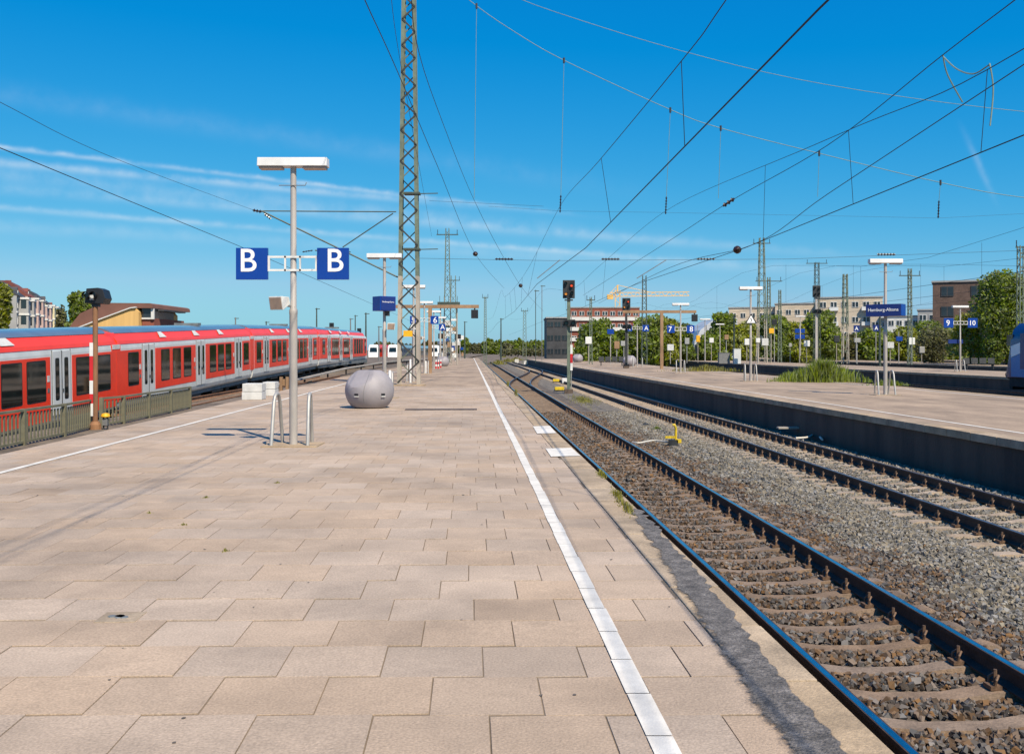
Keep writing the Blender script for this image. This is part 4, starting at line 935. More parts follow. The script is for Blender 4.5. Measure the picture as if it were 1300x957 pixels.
# head span across the yard from the big tower
def head_span():
    Z = 46.5; pts = [pix(528, -62, Z), pix(595, 0, Z), pix(655, 42, Z), pix(720, 79, Z), pix(852, 140, Z), pix(915, 163, Z), pix(1040, 195, Z), pix(1194, 232, Z), pix(1300, 251, Z), pix(1480, 268, Z), pix(1700, 262, Z)]
    t = wire_thing('span_cable', spline(pts, 5), .022, 'pale green span cable sweeping from the tower top to the right', 'wirelight', 'span cable')
    for (x, y, x2, y2, k) in ((605, 8, 602, 252, 0), (716, 77, 712, 248, 1), (851, 140, 846, 250, 1), (915, 163, 912, 252, 0), (1040, 195, 1038, 250, 0), (1194, 232, 1192, 255, 1)):
        drop(t, pix(x, y, Z), pix(x2, y2, Z), 'wirelight', .011)
        if k: m = MB(); insul(m, pix(x2, y2, Z) - t.location, pix(x2 - 1, y2 + 22, Z) - t.location, 6, .085); m.build('insulator', X['insul'], t)
        m = MB(); m.lathe([(.05, -.12), (.05, .12)], 8); m.build('clamp', X['dark'], t, pix(x, y, Z) - t.location)
    wire_thing('span_cable', spline([pix(640, -10, 50), pix(700, 14, 50), pix(865, 65, 50), pix(1050, 108, 50), pix(1300, 142, 50), pix(1500, 150, 50)], 5), .020, 'faint upper span wire high across the sky', 'wirelight', 'span cable')
    lo = wire_thing('span_cable', [pix(531, 328, Z), pix(700, 331, Z), pix(1000, 329, Z), pix(1300, 318, Z), pix(1480, 310, Z)], .010, 'level lower span wire carrying spindle shaped insulators', 'wire', 'span cable')
    for (x, y) in ((640, 328), (775, 328), (896, 328), (1125, 322)):
        q = pix(x, y + 1, Z) - lo.location; m = MB(); insul(m, q - Vector((.42, 0, 0)), q + Vector((.42, 0, 0)), 6, .10); m.build('insulator', X['insul'], lo)
    for (x, u) in ((711, 3.15), (846, 7.8)):
        a = pix(x, 330, Z); m = MB(); m.tube([a - lo.location, P(u, Z, 5.0) - lo.location], .02, 5); m.build('steady_arm', X['galvd'], lo)
    wire_thing('span_cable', [pix(620, 262, Z), pix(711, 268, Z), pix(846, 270, Z), pix(1192, 277, Z), pix(1480, 262, Z)], .006, 'thin middle span wire between the hanging insulators', 'wire', 'span cable')
head_span()
for i, p in enumerate((on('dark wire right of the tower curving down toward the tracks', 62), on('slanting wire crossing down over the second track at right', 30.5), on('dark wire left of the tower top, crossing behind the tower', 50))):
    t = thing('ball_insulator', p, ['dark ball insulator on the wire straight ahead', 'dark ball insulator on the slanting wire above the third platform', 'dark ball insulator on the wire above the end of the brown gantry'][i], 'insulator', 'ball insulators')
    m = MB(); m.lathe([(.03, -.12), (.1, -.08), (.135, 0), (.1, .08), (.03, .12)], 12); m.build('body', X['insul'], t, smooth=True); m = MB(); m.tube([(0, -.35, 0), (0, .35, 0)], .025, 6); m.build('eye_rod', X['dark'], t)
# ---------------------------------------------------------------- masts
def crossarm(t, z, w, matl='greend', ins=True, th=.10):
    m = MB(); m.box((0, 0, z), (w, th, th)); a = m.build('crossarm', X[matl], t)
    if ins:
        for s in (-1, 1): m = MB(); insul(m, (s * w * .45, 0, z + .05), (s * w * .45, 0, z + .55), 4, .09); m.build('insulator', X['insul'], a)
def mast_at(x, ytop, ybase_z, Y, wpx, label, wt=None, arms=(), step=1.0, matl='green', legw=.07, brw=.028, split=None):
    p = pix(x, ytop, Y); w = wpx * Y / F; h = p.z - ybase_z
    t = lattice((p.x, Y, ybase_z), h, w, wt or w * .6, label, legw=legw, mats=('beige' if split else matl, matl), step=step * w * 1.2, brw=brw, split=split)
    for (yy, ww) in arms: crossarm(t, pix(0, yy, Y).z - ybase_z, ww)
    return t
mast_at(568, 290, 0, 110, 10, 'slender lattice mast behind the brown gantry arm, with a cross arm at the top', arms=((298, 2.4),), wt=.34, split=7.5)
mast_at(575.5, 350, 0, 135, 9, 'shorter lattice mast just right of the slender one past the gantry', arms=((356, 1.8),))
mast_at(616, 376, -.8, 150, 3.6, 'thin grey mast with a short arm left of the far tracks', arms=((378, .9),))
mast_at(666, 393, -.8, 170, 5, 'thick short mast straight ahead above the far tracks', arms=((395, 1.2),))
mast_at(750, 377, 0, 115, 3.6, 'slim mast with a white plate behind the red signal', arms=((381, 1.0),))
mast_at(818, 350, -.8, 125, 7, 'dark lattice mast left of the 7 and 8 signs', matl='greend')
mast_at(967, 302, 0, 125, 11, 'tallest lattice mast on the third platform behind the triangle sign', arms=((309, 2.2),), wt=.5, legw=.1, split=5.5)
mast_at(976, 352, 0, 128, 5, 'shorter mast attached right beside the tallest lattice mast', arms=((357, 3.4),))
mast_at(990, 368, -.6, 140, 4, 'plain slim mast right of the tallest lattice mast')
mast_at(1037, 333, 0, 140, 7.5, 'ladder like lattice mast behind the bushes of the middle platform', arms=((334.5, 3.0),), step=.8, matl='greend')
mast_at(1073, 348, 0, 120, 7, 'stout square lattice mast with beige foot left of the tall dark signal', matl='green', legw=.1, split=4.5)
mast_at(1155, 341, 0, 112, 4.5, 'slim mast with wide V arms left of the brick building', arms=((350, 2.4),), wt=.3)
mast_at(1297, 312, -.8, 78, 9, 'tall lattice mast at the right edge behind the locomotive', wt=.45, arms=((314, .9),))
for i, (x, yt, Y) in enumerate(((299, 403, 150), (338, 408, 160), (402, 391, 150), (445, 404, 170), (464.5, 397, 140), (451, 400, 190), (481, 414, 170), (528, 391, 130), (680, 368, 140), (688, 362, 150), (636, 404, 180), (590, 408, 190), (736, 410, 150), (1117, 395, 110), (932, 400, 130))):
    p = pix(x, yt, Y); t = thing('slim_mast', (p.x, Y, -.2), ['slim pole above the middle of the red train roof', 'slim pole above the train roof just left of the near lamp post', 'slim pole above the train roof right of the near lamp post', 'pole above the train roof between the two small signals',
        'taller pole just past the far end of the red train', 'thin pole behind the lower small signal', 'pole left of the ball planter lamp post', 'pole seen through the near tower', 'left one of two thin wire hangers straight ahead', 'right one of two thin wire hangers straight ahead',
        'thin pole above the far end of the near track', 'bent lamp pole above the round tree straight ahead', 'thin pole right behind the red signal', 'thick green pole beside the A signs of the third platform', 'dark pole behind the triangle sign'][i], 'pole', 'slim background poles')
    m = MB(); m.tube([(0, 0, 0), (0, 0, p.z + .2)], [.15, .09] if i not in (8, 9) else [.05, .05], 8); m.build('shaft', X['greend' if i % 3 else 'galvd'], t)
    m = MB(); m.box((.15, 0, p.z + .05), (.7, .1, .1)); m.build('arm', X['greend'], t)
# ---------------------------------------------------------------- middle platform furniture
def lamp_at(x, y, label, **k): g = gnd(x, y); return lamp_post((g.x, g.y, .0), label, group='platform lamp posts', **k)
t = lamp_at(1124, 501.5, 'lamp post carrying the blue station name sign', rz=0); station_box(t, 3.12, R(-40), L=1.28)
t = lamp_at(953, 484, 'lamp post with a white triangle warning sign'); tri_sign(t, 3.05, s=.62)
t = lamp_at(864, 473.6, 'lamp post with number signs on the middle platform, left of the pale hall'); sign_pair(t, '7', '8', z=3.15, tz=.37)
g = gnd(809, 466); t = thing('sign_post', (g.x, g.y, 0), 'post with two blue A signs on the middle platform', 'sign'); m = MB(); m.lathe([(.06, 0), (.05, 4.1)], 10); m.build('post', X['pole'], t); sign_pair(t, 'A', 'A', z=3.75, w=.62, gap=.5)
for (dx) in (-.4, .5): inst('guard_hoop', ME['hoop'], t, (dx, .1, 0))
t_gantry((13.0, 86.5, 0), -3.4, 3.0, 4.95, 2.85, 'brown steel T gantry on the middle platform with a black box on its right end')
ball((12.05, 102, 0), 'ball planter under the A signs on the middle platform', s=1.0, slots=False)
ball((8.85, 134, 0), 'ball planter behind the red signal on the middle platform', s=1.0, slots=False)
def bench(loc, label, rz=0):
    t = thing('bench', loc, label, 'bench', 'mesh platform benches', rz)
    for k in range(4):
        m = MB(); m.box((-1.05 + .7 * k, 0, .45), (.56, .45, .03)); m.build('seat', X['dark'], t); m = MB(); m.box((-1.05 + .7 * k, .24, .72), (.56, .03, .48), Matrix.Rotation(R(-8), 3, 'X')); m.build('backrest', X['dark'], t)
    for x in (-1.1, 1.1): m = MB(); m.box((x, .05, .215), (.07, .4, .43)); m.build('leg', X['dark'], t)
    m = MB(); m.box((0, .05, .40), (2.6, .08, .06)); m.build('rail', X['dark'], t)
bench((10.4, 104, 0), 'dark bench left of the ball planter under the A signs'); bench((40.4, 86, 0), 'dark bench on the third platform before the brick building', R(-4))
for i, (x, y0, Y, c) in enumerate(((775, 421, 112, 'blue'), (1015, 420, 128, 'blue'), (1141, 430, 120, 'blue'))):
    p = pix(x, y0, Y); t = thing('info_post', (p.x, Y, 0), ['small blue sign post left of the amber signal', 'post with stacked blue boxes on the third platform', 'small blue sign post beside the A signs on the third platform'][i], 'sign', 'small blue sign posts')
    m = MB(); m.lathe([(.06, 0), (.05, p.z + .8)], 8); m.build('post', X['pole'], t)
    for k in range(2 if i == 1 else 1):
        m = MB(); m.box((0, -.12, p.z - .75 * k), (1.25 if i == 1 else .75, .2, .55)); m.build('sign_box', X['blue'], t, bevel=.02)
p = gnd(1219, 472); t = lamp_post((p.x, p.y, 0), 'lamp post with number signs in front of the brick building'); sign_pair(t, '9', '10', z=3.70, w=.72, gap=.55, tz=.42)
m = MB(); m.box((-.25, .25, 2.3), (1.1, .12, .3)); m.build('station_sign', X['blue2'], t)
for i, (x, y, Y) in enumerate(((1087, 417, 128), (1112, 416.5, 128))):
    p = pix(x, y, Y); t = thing('letter_sign', (p.x, Y, 0), ['left', 'right'][i] + ' of two blue A signs below the station name sign', 'sign', 'blue A signs on the third platform')
    m = MB(); m.lathe([(.05, 0), (.05, p.z + .4)], 8); m.build('post', X['pole'], t); m = MB(); m.box((0, -.1, p.z), (.75, .08, .8)); s = m.build('sign_panel', X['blue2'], t); inst('lettering', text_mesh('A', .62, X['letter'], .012), s, (0, -.145, p.z), (R(90), 0, 0))
lamps = [(895, 404.5, 116, 'lamp post with a flat head above the rounded pale hall'), (1016, 401, 125, 'lamp post just behind the stacked blue boxes'), (914, 411, 140, 'lamp post behind the 8 sign with a triangle below')]
for (x, y, Y, lb) in lamps:
    p = pix(x, y, Y); t = lamp_post((p.x, Y, p.z - 5.0), lb, hoops=False, rod=False)
for i, (x0, x1, y0, y1, Y, c, lb) in enumerate(((931, 940, 443, 458, 118, 'tgrey', 'pale grey cabinet on the third platform'), (912, 926, 448, 458, 119, 'galvd', 'dark tub beside the pale cabinet on the third platform'))):
    a, b = pix(x0, y1, Y), pix(x1, y0, Y); t = thing('cabinet', ((a.x + b.x) / 2, Y, 0), lb, 'cabinet')
    m = MB(); m.box((0, 0, (b.z) / 2), (b.x - a.x, .6, b.z)); m.build('body', X[c], t, bevel=.04); m = MB(); m.box((0, 0, b.z + .02), (b.x - a.x + .06, .66, .05)); m.build('lid', X[c], t)
# ---------------------------------------------------------------- track side bits
g = gnd(857, 566, zt); t = thing('track_device', g, 'yellow track device with upright arm beside the second track', 'track device')
m = MB(); m.box((-.05, 0, .06), (.24, .16, .22)); m.build('foot', X['dark'], t); m = MB(); m.tube([(.02, 0, .15), (.02, 0, .50), (-.02, 0, .58), (-.07, 0, .57)], .035, 8); m.build('arm', X['yellow'], t, smooth=True)
m = MB(); m.box((-.14, 0, .24), (.26, .10, .06)); m.build('plate', X['yellow'], t); m = MB(); m.box((.1, -.02, .14), (.12, .12, .10)); m.build('bracket', X['yellow'], t)
m = MB(); c = [gnd(x, y, zt + .1) - g for x, y in ((803, 561), (812, 562), (830, 559), (848, 561))]; m.tube(spline(c, 5), .022, 6); m.build('cable', X['cable'], t)
g = gnd(1045, 552, zt); t = thing('track_device', g, 'grey cable joint with a pale hose under the platform wall', 'track device')
m = MB(); m.box((-1.0, 0, .22), (.8, .25, .05)); m.build('cover', X['wood'], t); c = [gnd(x, y, zt + .1) - g for x, y in ((1010, 556), (1025, 555), (1036, 551), (1044, 558))]; m = MB(); m.tube(spline(c, 5), .03, 6); m.build('hose', X['cable'], t)
m = MB(); m.box((.25, .5, .4), (.35, .05, .16)); m.build('plate', X['leaf4'] if False else X['wood'], t)
for i, (x, y, w, h, c, lb) in enumerate(((706, 485, 8, 4, 'yellow', 'yellow lid left of the red signal foot'), (717, 487, 7, 7, 'white', 'white box at the red signal foot'), (710, 496, 12, 5, 'yellow', 'low yellow box before the red signal foot'), (668, 463, 6, 5, 'white', 'small white box beside the far track curve'), (656, 461, 5, 5, 'cable', 'pale marker stone between the far tracks'))):
    g = gnd(x, y, zt); q = g.y / F; t = thing('switch_box', g, lb, 'switch box', 'switch boxes'); m = MB(); m.box((0, 0, h * q / 2), (w * q, .5, h * q)); m.build('housing', X[c], t, bevel=.03); m = MB(); m.box((0, 0, .03), (w * q * 1.1, .6, .06)); m.build('foot', X['dark'], t)
# ---------------------------------------------------------------- blue locomotive
def loco():
    t = thing('locomotive', P(30.8, 36, RAIL), 'blue and white electric locomotive at the right edge', 'locomotive', None, YAW); L = 18.9
    lo = [(1.48, .95), (1.5, 1.2), (1.5, 2.9), (1.35, 3.5), (1.0, 3.85), (-1.0, 3.85), (-1.35, 3.5), (-1.5, 2.9), (-1.5, 1.2), (-1.48, .95)]
    m = MB(); n = len(lo); vs = []; fs = []
    nose = lambda b: 0 if b < 1.2 else (b - 1.2) * .38
    st = [(0, 1, 1), (.5, .0, 1), (L - .9, .0, 1), (L - .35, .75, .97), (L, 1.0, .86)]
    for (y, k, s) in [(0, -.8, .9), (.9, 0, 1), (L - .9, 0, 1), (L - .45, .7, .97), (L, 1, .84)]: vs += [(a * s, y - nose(b) * k, b - (.06 if s < .95 else 0)) for a, b in lo]
    for i in range(4): fs += [(i * n + k, i * n + (k + 1) % n, (i + 1) * n + (k + 1) % n, (i + 1) * n + k) for k in range(n)]
    fs += [tuple(range(n))[::-1], tuple(4 * n + k for k in range(n))]; m.add(vs, fs); m.build('body', X['dkblue'], t, smooth=True)
    def swoosh(nm, pts, matl, off):
        m = MB(); m.add([(-1.5 - off, y, z) for y, z in pts], [tuple(range(len(pts)))]); m.build(nm, matl, t)
    swoosh('blue_panel', [(.6, .98), (L - .95, .98), (L - .95, 2.0), (L - 2.2, 2.3), (L - 5, 2.2), (.6, 1.6)], X['ltblue'], .012)
    swoosh('white_stripe', [(L - .95, 2.02), (L - .95, 2.62), (L - 2.0, 2.85), (L - 4.5, 2.7), (L - 8, 2.25), (L - 5, 2.22), (L - 2.2, 2.32)], X['letter'], .018)
    m = MB(); m.prism([(-1.26, .98), (-1.26, 2.4), (1.26, 2.4), (1.26, .98)], lambda a, b: (a * .98, L - nose(b) + .006, b), lambda a, b: (a * .98, L - nose(b) + .02, b)); m.build('front_panel', X['ltblue'], t)
    m = MB(); m.box((0, L / 2, .7), (2.8, L - 1.2, .5)); m.build('underframe', X['tdark'], t)
    for yb in (4, L - 4):
        m = MB(); m.box((0, yb, .55), (2.5, 4, .5))
        for d in (-1.3, 1.3): m.tube([(-1.1, yb + d, .6), (1.1, yb + d, .6)], .6, 20)
        m.build('bogie', X['tdark'], t)
    for y in (-.3, L + .3):
        for x in (-.88, .88): m = MB(); m.tube([(x, y * .98 + (.3 if y < 0 else -.5), 1.05), (x, y, 1.05)], .1, 10); m.tube([(x, y, 1.05), (x, y + (.05 if y > 0 else -.05), 1.05)], .24, 14); m.build('buffer', X['tdark'], t)
        m = MB(); m.box((0, y * .97 + (.2 if y < 0 else -.2), .55), (2.5, .3, .55)); m.build('snow_plough', X['tdark'], t)
    m = MB(); m.box((-1.505, L - 2.2, 2.35), (.03, .7, 1.9)); m.build('cab_door', X['dkblue'], t)
    m = MB(); m.box((-1.3, L - .75, 2.95), (.35, .6, .6)); m.build('side_window', X['glass'], t)
loco()

# ---------------------------------------------------------------- clutter at the far end of the paved platform
def clutter():
    for i, (x, yb, Y, h, items) in enumerate(((563, 462, 112, 5.2, 3), (572, 459, 128, 6.0, 4), (578, 458, 140, 5.0, 4), (584, 456, 160, 4.2, 2), (567, 457, 150, 4.6, 3))):
        t = thing('equipment_post', (pix(x, 0, Y).x, Y, 0), ['nearest equipment post cluttered with boxes past the A sign', 'tallest equipment post cluttered with boxes at the slender mast foot', 'equipment post with white boxes right of the slender mast', 'rightmost low equipment post at the platform end', 'rear equipment post hidden behind the others at the platform end'][i], 'post', 'cluttered equipment posts')
        m = MB(); m.tube([(0, 0, 0), (0, 0, h)], .09, 8); m.build('post', X['pole'], t)
        for k in range(items * 2):
            c = ['white', 'black', 'white', 'rusttan', 'blue', 'plastic'][(k + i) % 6]; m = MB(); m.box((rng.uniform(-.5, .5), -.15, h * (.12 + .85 * (k + .5) / (items * 2))), (rng.uniform(.3, .9), .3, rng.uniform(.25, .7))); m.build('box', X[c], t, bevel=.02)
    p = pix(569, 386, 108); t = thing('signal_platform', (p.x, 109, 0), 'dark green service platform hung on the slender mast behind the gantry', 'platform')
    m = MB(); m.box((0, 0, p.z), (2.4, 1.2, .5)); m.build('deck', X['greend'], t)
    for sx in (-1, 1): m = MB(); m.tube([(sx * .9, 0, 0), (sx * .9, 0, p.z)], .07, 8); m.build('leg', X['beige'], t)
    for k in range(5): m = MB(); m.box((-.95 + .48 * k, -.55, p.z + .55), (.05, .05, .7)); m.build('baluster', X['greend'], t)
clutter()

# small posts, boxes and signs among the far tracks and platforms
def far_bits():
    items = [(747, 432, 112, 'white'), (783, 438, 118, 'rusttan'), (792, 436, 120, 'galv'), (851, 441, 118, 'plastic'), (872, 433, 125, 'galv'), (886, 430, 130, 'orange'), (903, 432, 132, 'white'), (922, 428, 128, 'rusttan'), (948, 434, 116, 'white'), (962, 432, 122, 'white'), (971, 434, 122, 'plastic'), (979, 420, 126, 'orange'), (983, 409, 126, 'black'), (1003, 438, 130, 'galv'), (1024, 436, 126, 'white'), (1062, 430, 124, 'dark'), (1088, 432, 118, 'galv'), (1130, 438, 116, 'plastic'), (1157, 433, 112, 'white'), (1170, 444, 120, 'galv')]
    cn = dict(white='white', rusttan='brown', galv='grey steel', plastic='pale grey', orange='yellow', black='black', dark='dark')
    where = ['on the slim mast behind the red signal', 'left of the amber signal foot', 'just right of the amber signal foot', 'between the gantry post and the 7 sign', 'right of the 8 sign', 'before the left end of the pale hall', 'before the middle of the pale hall', 'before the right end of the pale hall', 'left of the tallest lattice mast', 'on the foot of the tallest lattice mast', 'right of the tallest lattice mast foot', 'beside the shorter attached mast', 'high on the shorter attached mast', 'left of the stacked blue boxes', 'left of the ladder like mast', 'left of the stout mast', 'right of the stout mast', 'right of the A signs', 'on the slim mast left of the brick building', 'right of the slim mast before the bushes']
    for (x, y, Y, c), w in zip(items, where):
        p = pix(x, y, Y); t = thing('trackside_post', (p.x, Y, 0), 'small trackside post with ' + cn[c] + ' box ' + w, 'post', 'small trackside posts')
        m = MB(); m.tube([(0, 0, 0), (0, 0, p.z)], .05, 7); m.build('post', X['galv' if len(w) % 2 else 'beige'], t); m = MB(); m.box((0, -.08, p.z), (rng.uniform(.35, .8), .25, rng.uniform(.35, .9))); m.build('box', X[c], t, bevel=.03)
far_bits()
# ---------------------------------------------------------------- vegetation
def leaf_cloud(blobs, n, size, matl, name, parent, flat=.5):
    """many small leaf clumps spread through the outer volume of uneven lobes"""
    w = np.array([b[3] * b[4] * b[5] for b in blobs]) ** .67; w /= w.sum(); idx = rng.choice(len(blobs), n, p=w)
    B = np.array(blobs)[idx]; d = rng.normal(size=(n, 3)); d /= np.linalg.norm(d, axis=1, keepdims=True)
    r = rng.uniform(.45, 1.06, (n, 1)) ** .6; c = B[:, :3] + d * r * B[:, 3:6]
    a = rng.normal(size=(n, 3)); a /= np.linalg.norm(a, axis=1, keepdims=True); b = np.cross(a, d + rng.normal(size=(n, 3)) * .7); b /= np.linalg.norm(b, axis=1, keepdims=True) + 1e-9
    s = size * rng.uniform(.5, 1.3, (n, 1)); a *= s; b *= s * .6
    V = np.stack([c - a, c + b, c + a, c - b], 1).reshape(-1, 3); Fq = np.arange(n * 4).reshape(n, 4)
    return raw(name, V, Fq, matl, parent)
def tree(X0, Y0, z0, h, w, label, m='leaf', n=2600, size=.35, name='tree', group='background trees', trunk=.3, lobes=9, cat='tree'):
    t = thing(name, (X0, Y0, z0), label, cat, group); bl = []
    for k in range(lobes):
        a = rng.uniform(0, 6.28); q = rng.uniform(0, 1); zz = h * (trunk + .08 + (1 - trunk - .2) * q); rad = w * .5 * (1 - .55 * abs(q - .35)); rr = rng.uniform(.15, .6) * rad
        s = rng.uniform(.34, .55) * w * .5 * (1.15 - .35 * q)
        bl.append((rr * math.cos(a), rr * math.sin(a), min(zz, h - s * .8), s, s, s * rng.uniform(.75, 1.0)))
    bl.append((0, 0, h * .62, w * .33, w * .33, h * .28))
    leaf_cloud(bl, n, size, X[m], 'crown', t)
    mm = MB(); mm.tube([(0, 0, 0), (.05 * w * .3, 0, h * .3), (0, 0, h * .75)], [max(.08, w * .035), w * .025, .04], 8)
    for k in range(5):
        b = bl[k]; mm.tube([(0, 0, h * (.2 + .08 * k)), (b[0] * .5, b[1] * .5, (h * (.2 + .08 * k) + b[2]) / 2 + .1), (b[0], b[1], b[2])], [w * .018, w * .012, .02], 5)
    mm.build('trunk', X['bark'], t)
    return t
def tree_px(x, ytop, w, Y, label, m='leaf', z0=-.3, **k):
    p = pix(x, ytop, Y); return tree(p.x, Y, z0, p.z - z0, w * Y / F, label, m, **k)
tree_px(2, 346, 34, 130, 'yellow green tree at the far left edge before the houses', 'leaf2', n=3000, size=.30)
tree_px(101, 364, 40, 190, 'rounded green tree between the houses and the brown roofed building', 'leaf', n=3600, size=.42)
tree_px(78, 380, 20, 215, 'thin brownish tree at the right end of the row of houses', 'leaf4', n=900, size=.4)
tree_px(126, 386, 30, 185, 'lower bush like tree touching the brown roofed building', 'leaf2', n=1800, size=.35, trunk=.1)
tree_px(590, 428, 17, 330, 'round dark tree straight ahead at the platform end', 'leaf', n=1200, size=.55, trunk=.12)
tree_px(645, 434, 20, 340, 'small hazy tree straight ahead behind the far tracks', 'leaf4', n=700, size=.6, trunk=.1)
row = [(758, 408, 46, 'leaf', 'leftmost broad tree behind the red signal'), (790, 418, 34, 'leaf3', 'darker tree behind the amber signal'), (822, 400, 44, 'leaf', 'tree behind the dark lattice mast and A sign'), (848, 404, 34, 'leaf2', 'lighter tree between the gantry post and the 7 sign'), (868, 412, 22, 'leaf3', 'tree in front of the left end of the pale hall'),
       (905, 428, 34, 'leaf', 'low tree covering the middle of the pale hall'), (944, 408, 38, 'leaf2', 'tree behind the triangle sign'), (918, 396, 30, 'leaf', 'tree rising above the pale hall'), (985, 404, 34, 'leaf', 'tree right of the tallest lattice mast'), (1012, 410, 30, 'leaf2', 'yellowish tree behind the stacked blue boxes'),
       (1038, 396, 44, 'leaf', 'big tree around the ladder like mast'), (1108, 420, 40, 'leaf', 'hedge like tree under the tall dark signal'), (1075, 428, 30, 'leaf4', 'olive tree behind the stout mast'), (1146, 418, 34, 'leaf2', 'light tree beneath the white houses'),
       (1176, 408, 40, 'leaf', 'rounded tree left of the 9 sign'), (1206, 418, 40, 'leaf', 'pale bushy tree right behind the 9 sign')]
for i, (x, yt, w, mm, lb) in enumerate(row):
    tree_px(x, yt - 3, w * 1.55, 150 + (i * 37) % 36, lb, mm, n=7500, size=.31, trunk=.0, lobes=20)
tree_px(1280, 338, 108, 112, 'large leafy tree at the right edge in front of the brick building', 'leaf', n=20000, size=.20, trunk=.06, lobes=26)
tree_px(1232, 392, 66, 118, 'bright bush at the foot of the large tree on the right', 'leaf2', n=6500, size=.18, trunk=.04, lobes=14)
tree_px(1186, 412, 64, 126, 'grey green bush left of the 9 and 10 lamp post', 'leaf4', n=5000, size=.17, trunk=.03, lobes=14)
tree_px(1262, 424, 34, 110, 'dark bush behind the locomotive front', 'leaf3', n=4000, size=.17, trunk=.06)
# hedge mass far behind everything
def hedge(x0, x1, Y, h, label, m='leaf', n=5000):
    t = thing('hedge', ((x0 + x1) / 2, Y, -.3), label, 'hedge'); L = x1 - x0; bl = [(-L / 2 + L * (k + .5) / 26, rng.uniform(-1, 1), h * .4 * rng.uniform(.7, 1.1), L / 40, 1.5, h * .5 * rng.uniform(.7, 1.1)) for k in range(26)]
    leaf_cloud(bl, n, .38 if Y < 400 else .8, X[m], 'foliage', t); mm = MB()
    for k in range(12): mm.tube([(-L / 2 + L * k / 12 + 1, 0, 0), (-L / 2 + L * k / 12 + 1.3, 0, h * .5)], .05, 5)
    tag(mm.build('stems', X['bark'], t), kind='stuff')
hedge(14, 58, 215, 4.5, 'long dark hedge closing off the tracks behind the middle platform', 'leaf3', 6000)
hedge(58, 120, 190, 4.0, 'long hedge closing off the tracks below the apartment houses', 'leaf', 6000)
hedge(-72, -14, 520, 7.0, 'far hazy tree line straight ahead, left of the near track', 'leaf4', 9000)
hedge(-14, 34, 470, 8.0, 'far hazy tree line straight ahead behind the masts', 'leaf', 9000)
hedge(-4, 14, 330, 3.2, 'low hedge straight ahead behind the end of the near tracks', 'leaf4', 1500)
def blades(name, cx, cy, rx, ry, n, h, matl, label, z=0.0, cat='grass', stuff=False, wide=.012, lean=.35):
    a = rng.uniform(0, 6.28, n); r = np.abs(rng.normal(0, .5, n)).clip(0, 1.3) * (1 + .25 * np.sin(a * 5 + cx)); x = cx + rx * r * np.cos(a); y = cy + ry * r * np.sin(a)
    hh = h * rng.uniform(.35, 1.0, n) * (1.1 - .6 * r).clip(.25, 2); d = rng.uniform(0, 6.28, n); ln = lean * hh * rng.uniform(.2, 1.2, n); dx, dy = np.cos(d) * ln, np.sin(d) * ln; wx, wy = -np.sin(d) * wide, np.cos(d) * wide
    V = np.stack([np.stack([x - wx, y - wy, np.full(n, z)], 1), np.stack([x + wx, y + wy, np.full(n, z)], 1), np.stack([x + dx * .4 + wx * .8, y + dy * .4 + wy * .8, z + hh * .6], 1), np.stack([x + dx, y + dy, z + hh], 1)], 1).reshape(-1, 3)
    o = raw(name, V, np.arange(4 * n).reshape(n, 4), matl); return tag(o, label, cat, kind='stuff')
g = gnd(1045, 485); blades('tall_grass', 16.1, 51.5, 1.9, .7, 2600, 1.25, X['grass'], 'tall bright weeds growing on the middle platform edge', cat='weeds', wide=.02)
blades('tall_grass', 14.6, 52.5, .9, .5, 700, .55, X['grass'], 'lower weeds left of the tall bright weeds', cat='weeds', wide=.02)
blades('tall_grass', 17.6, 46.5, .9, .5, 700, .35, X['grass'], 'low weeds right of the tall bright weeds', cat='weeds', wide=.02)
blades('dry_grass', 15.2, 78, 2.6, 1.5, 1100, .55, X['moss'], 'dry yellowish weeds on the middle platform before its far edge', cat='weeds', wide=.025)
g = gnd(738, 508, zt); blades('dry_grass', g.x + .1, g.y, .8, 6.5, 1500, .13, X['moss'], 'patch of yellow green weeds between the near tracks behind the signal', zt, wide=.012)
g = gnd(834, 546, zt); blades('dry_grass', g.x, g.y, .18, .25, 260, .16, X['grass'], 'small tuft of green weeds beside the yellow track device', zt, wide=.006)
for k, (x, y) in enumerate(((233, 667), (262, 632), (352, 613), (190, 652), (285, 700))):
    g = gnd(x, y); blades('moss', g.x, g.y, .05, .05, 26, .035, X['moss'], ['leftmost but one', 'higher', 'farthest', 'leftmost', 'nearest'][k] + ' tiny weed tuft in the slab joints at left', .0, cat='moss', wide=.006)
for k, (x, y, n, ln) in enumerate(((645, 488, 300, 3.5), (655, 500, 260, 3), (764, 604, 130, .5), (785, 632, 170, .7), (797, 648, 150, .5))):
    g = gnd(x, y); blades('moss', g.x, g.y, .07, ln, n, .09 if k > 1 else .18, X['moss'], ['tuft of weeds farthest along the platform coping', 'second farthest tuft of weeds along the platform coping', 'small moss patch just past the boarding marks', 'middle moss patch at the coping joint', 'moss patch at the tip of the tar repair'][k], .005, cat='moss', wide=.007)
for k in range(4):
    x, y = ((632, 462), (645, 459), (655, 457), (640, 455))[k]; g = gnd(x, y, -.9); blades('weeds', g.x, g.y, 1.6, 5, 500, .9, X['moss'], ['nearest', 'second', 'third', 'farthest'][k] + ' yellow weed patch at the end of the near track', -.95, cat='weeds', wide=.05)
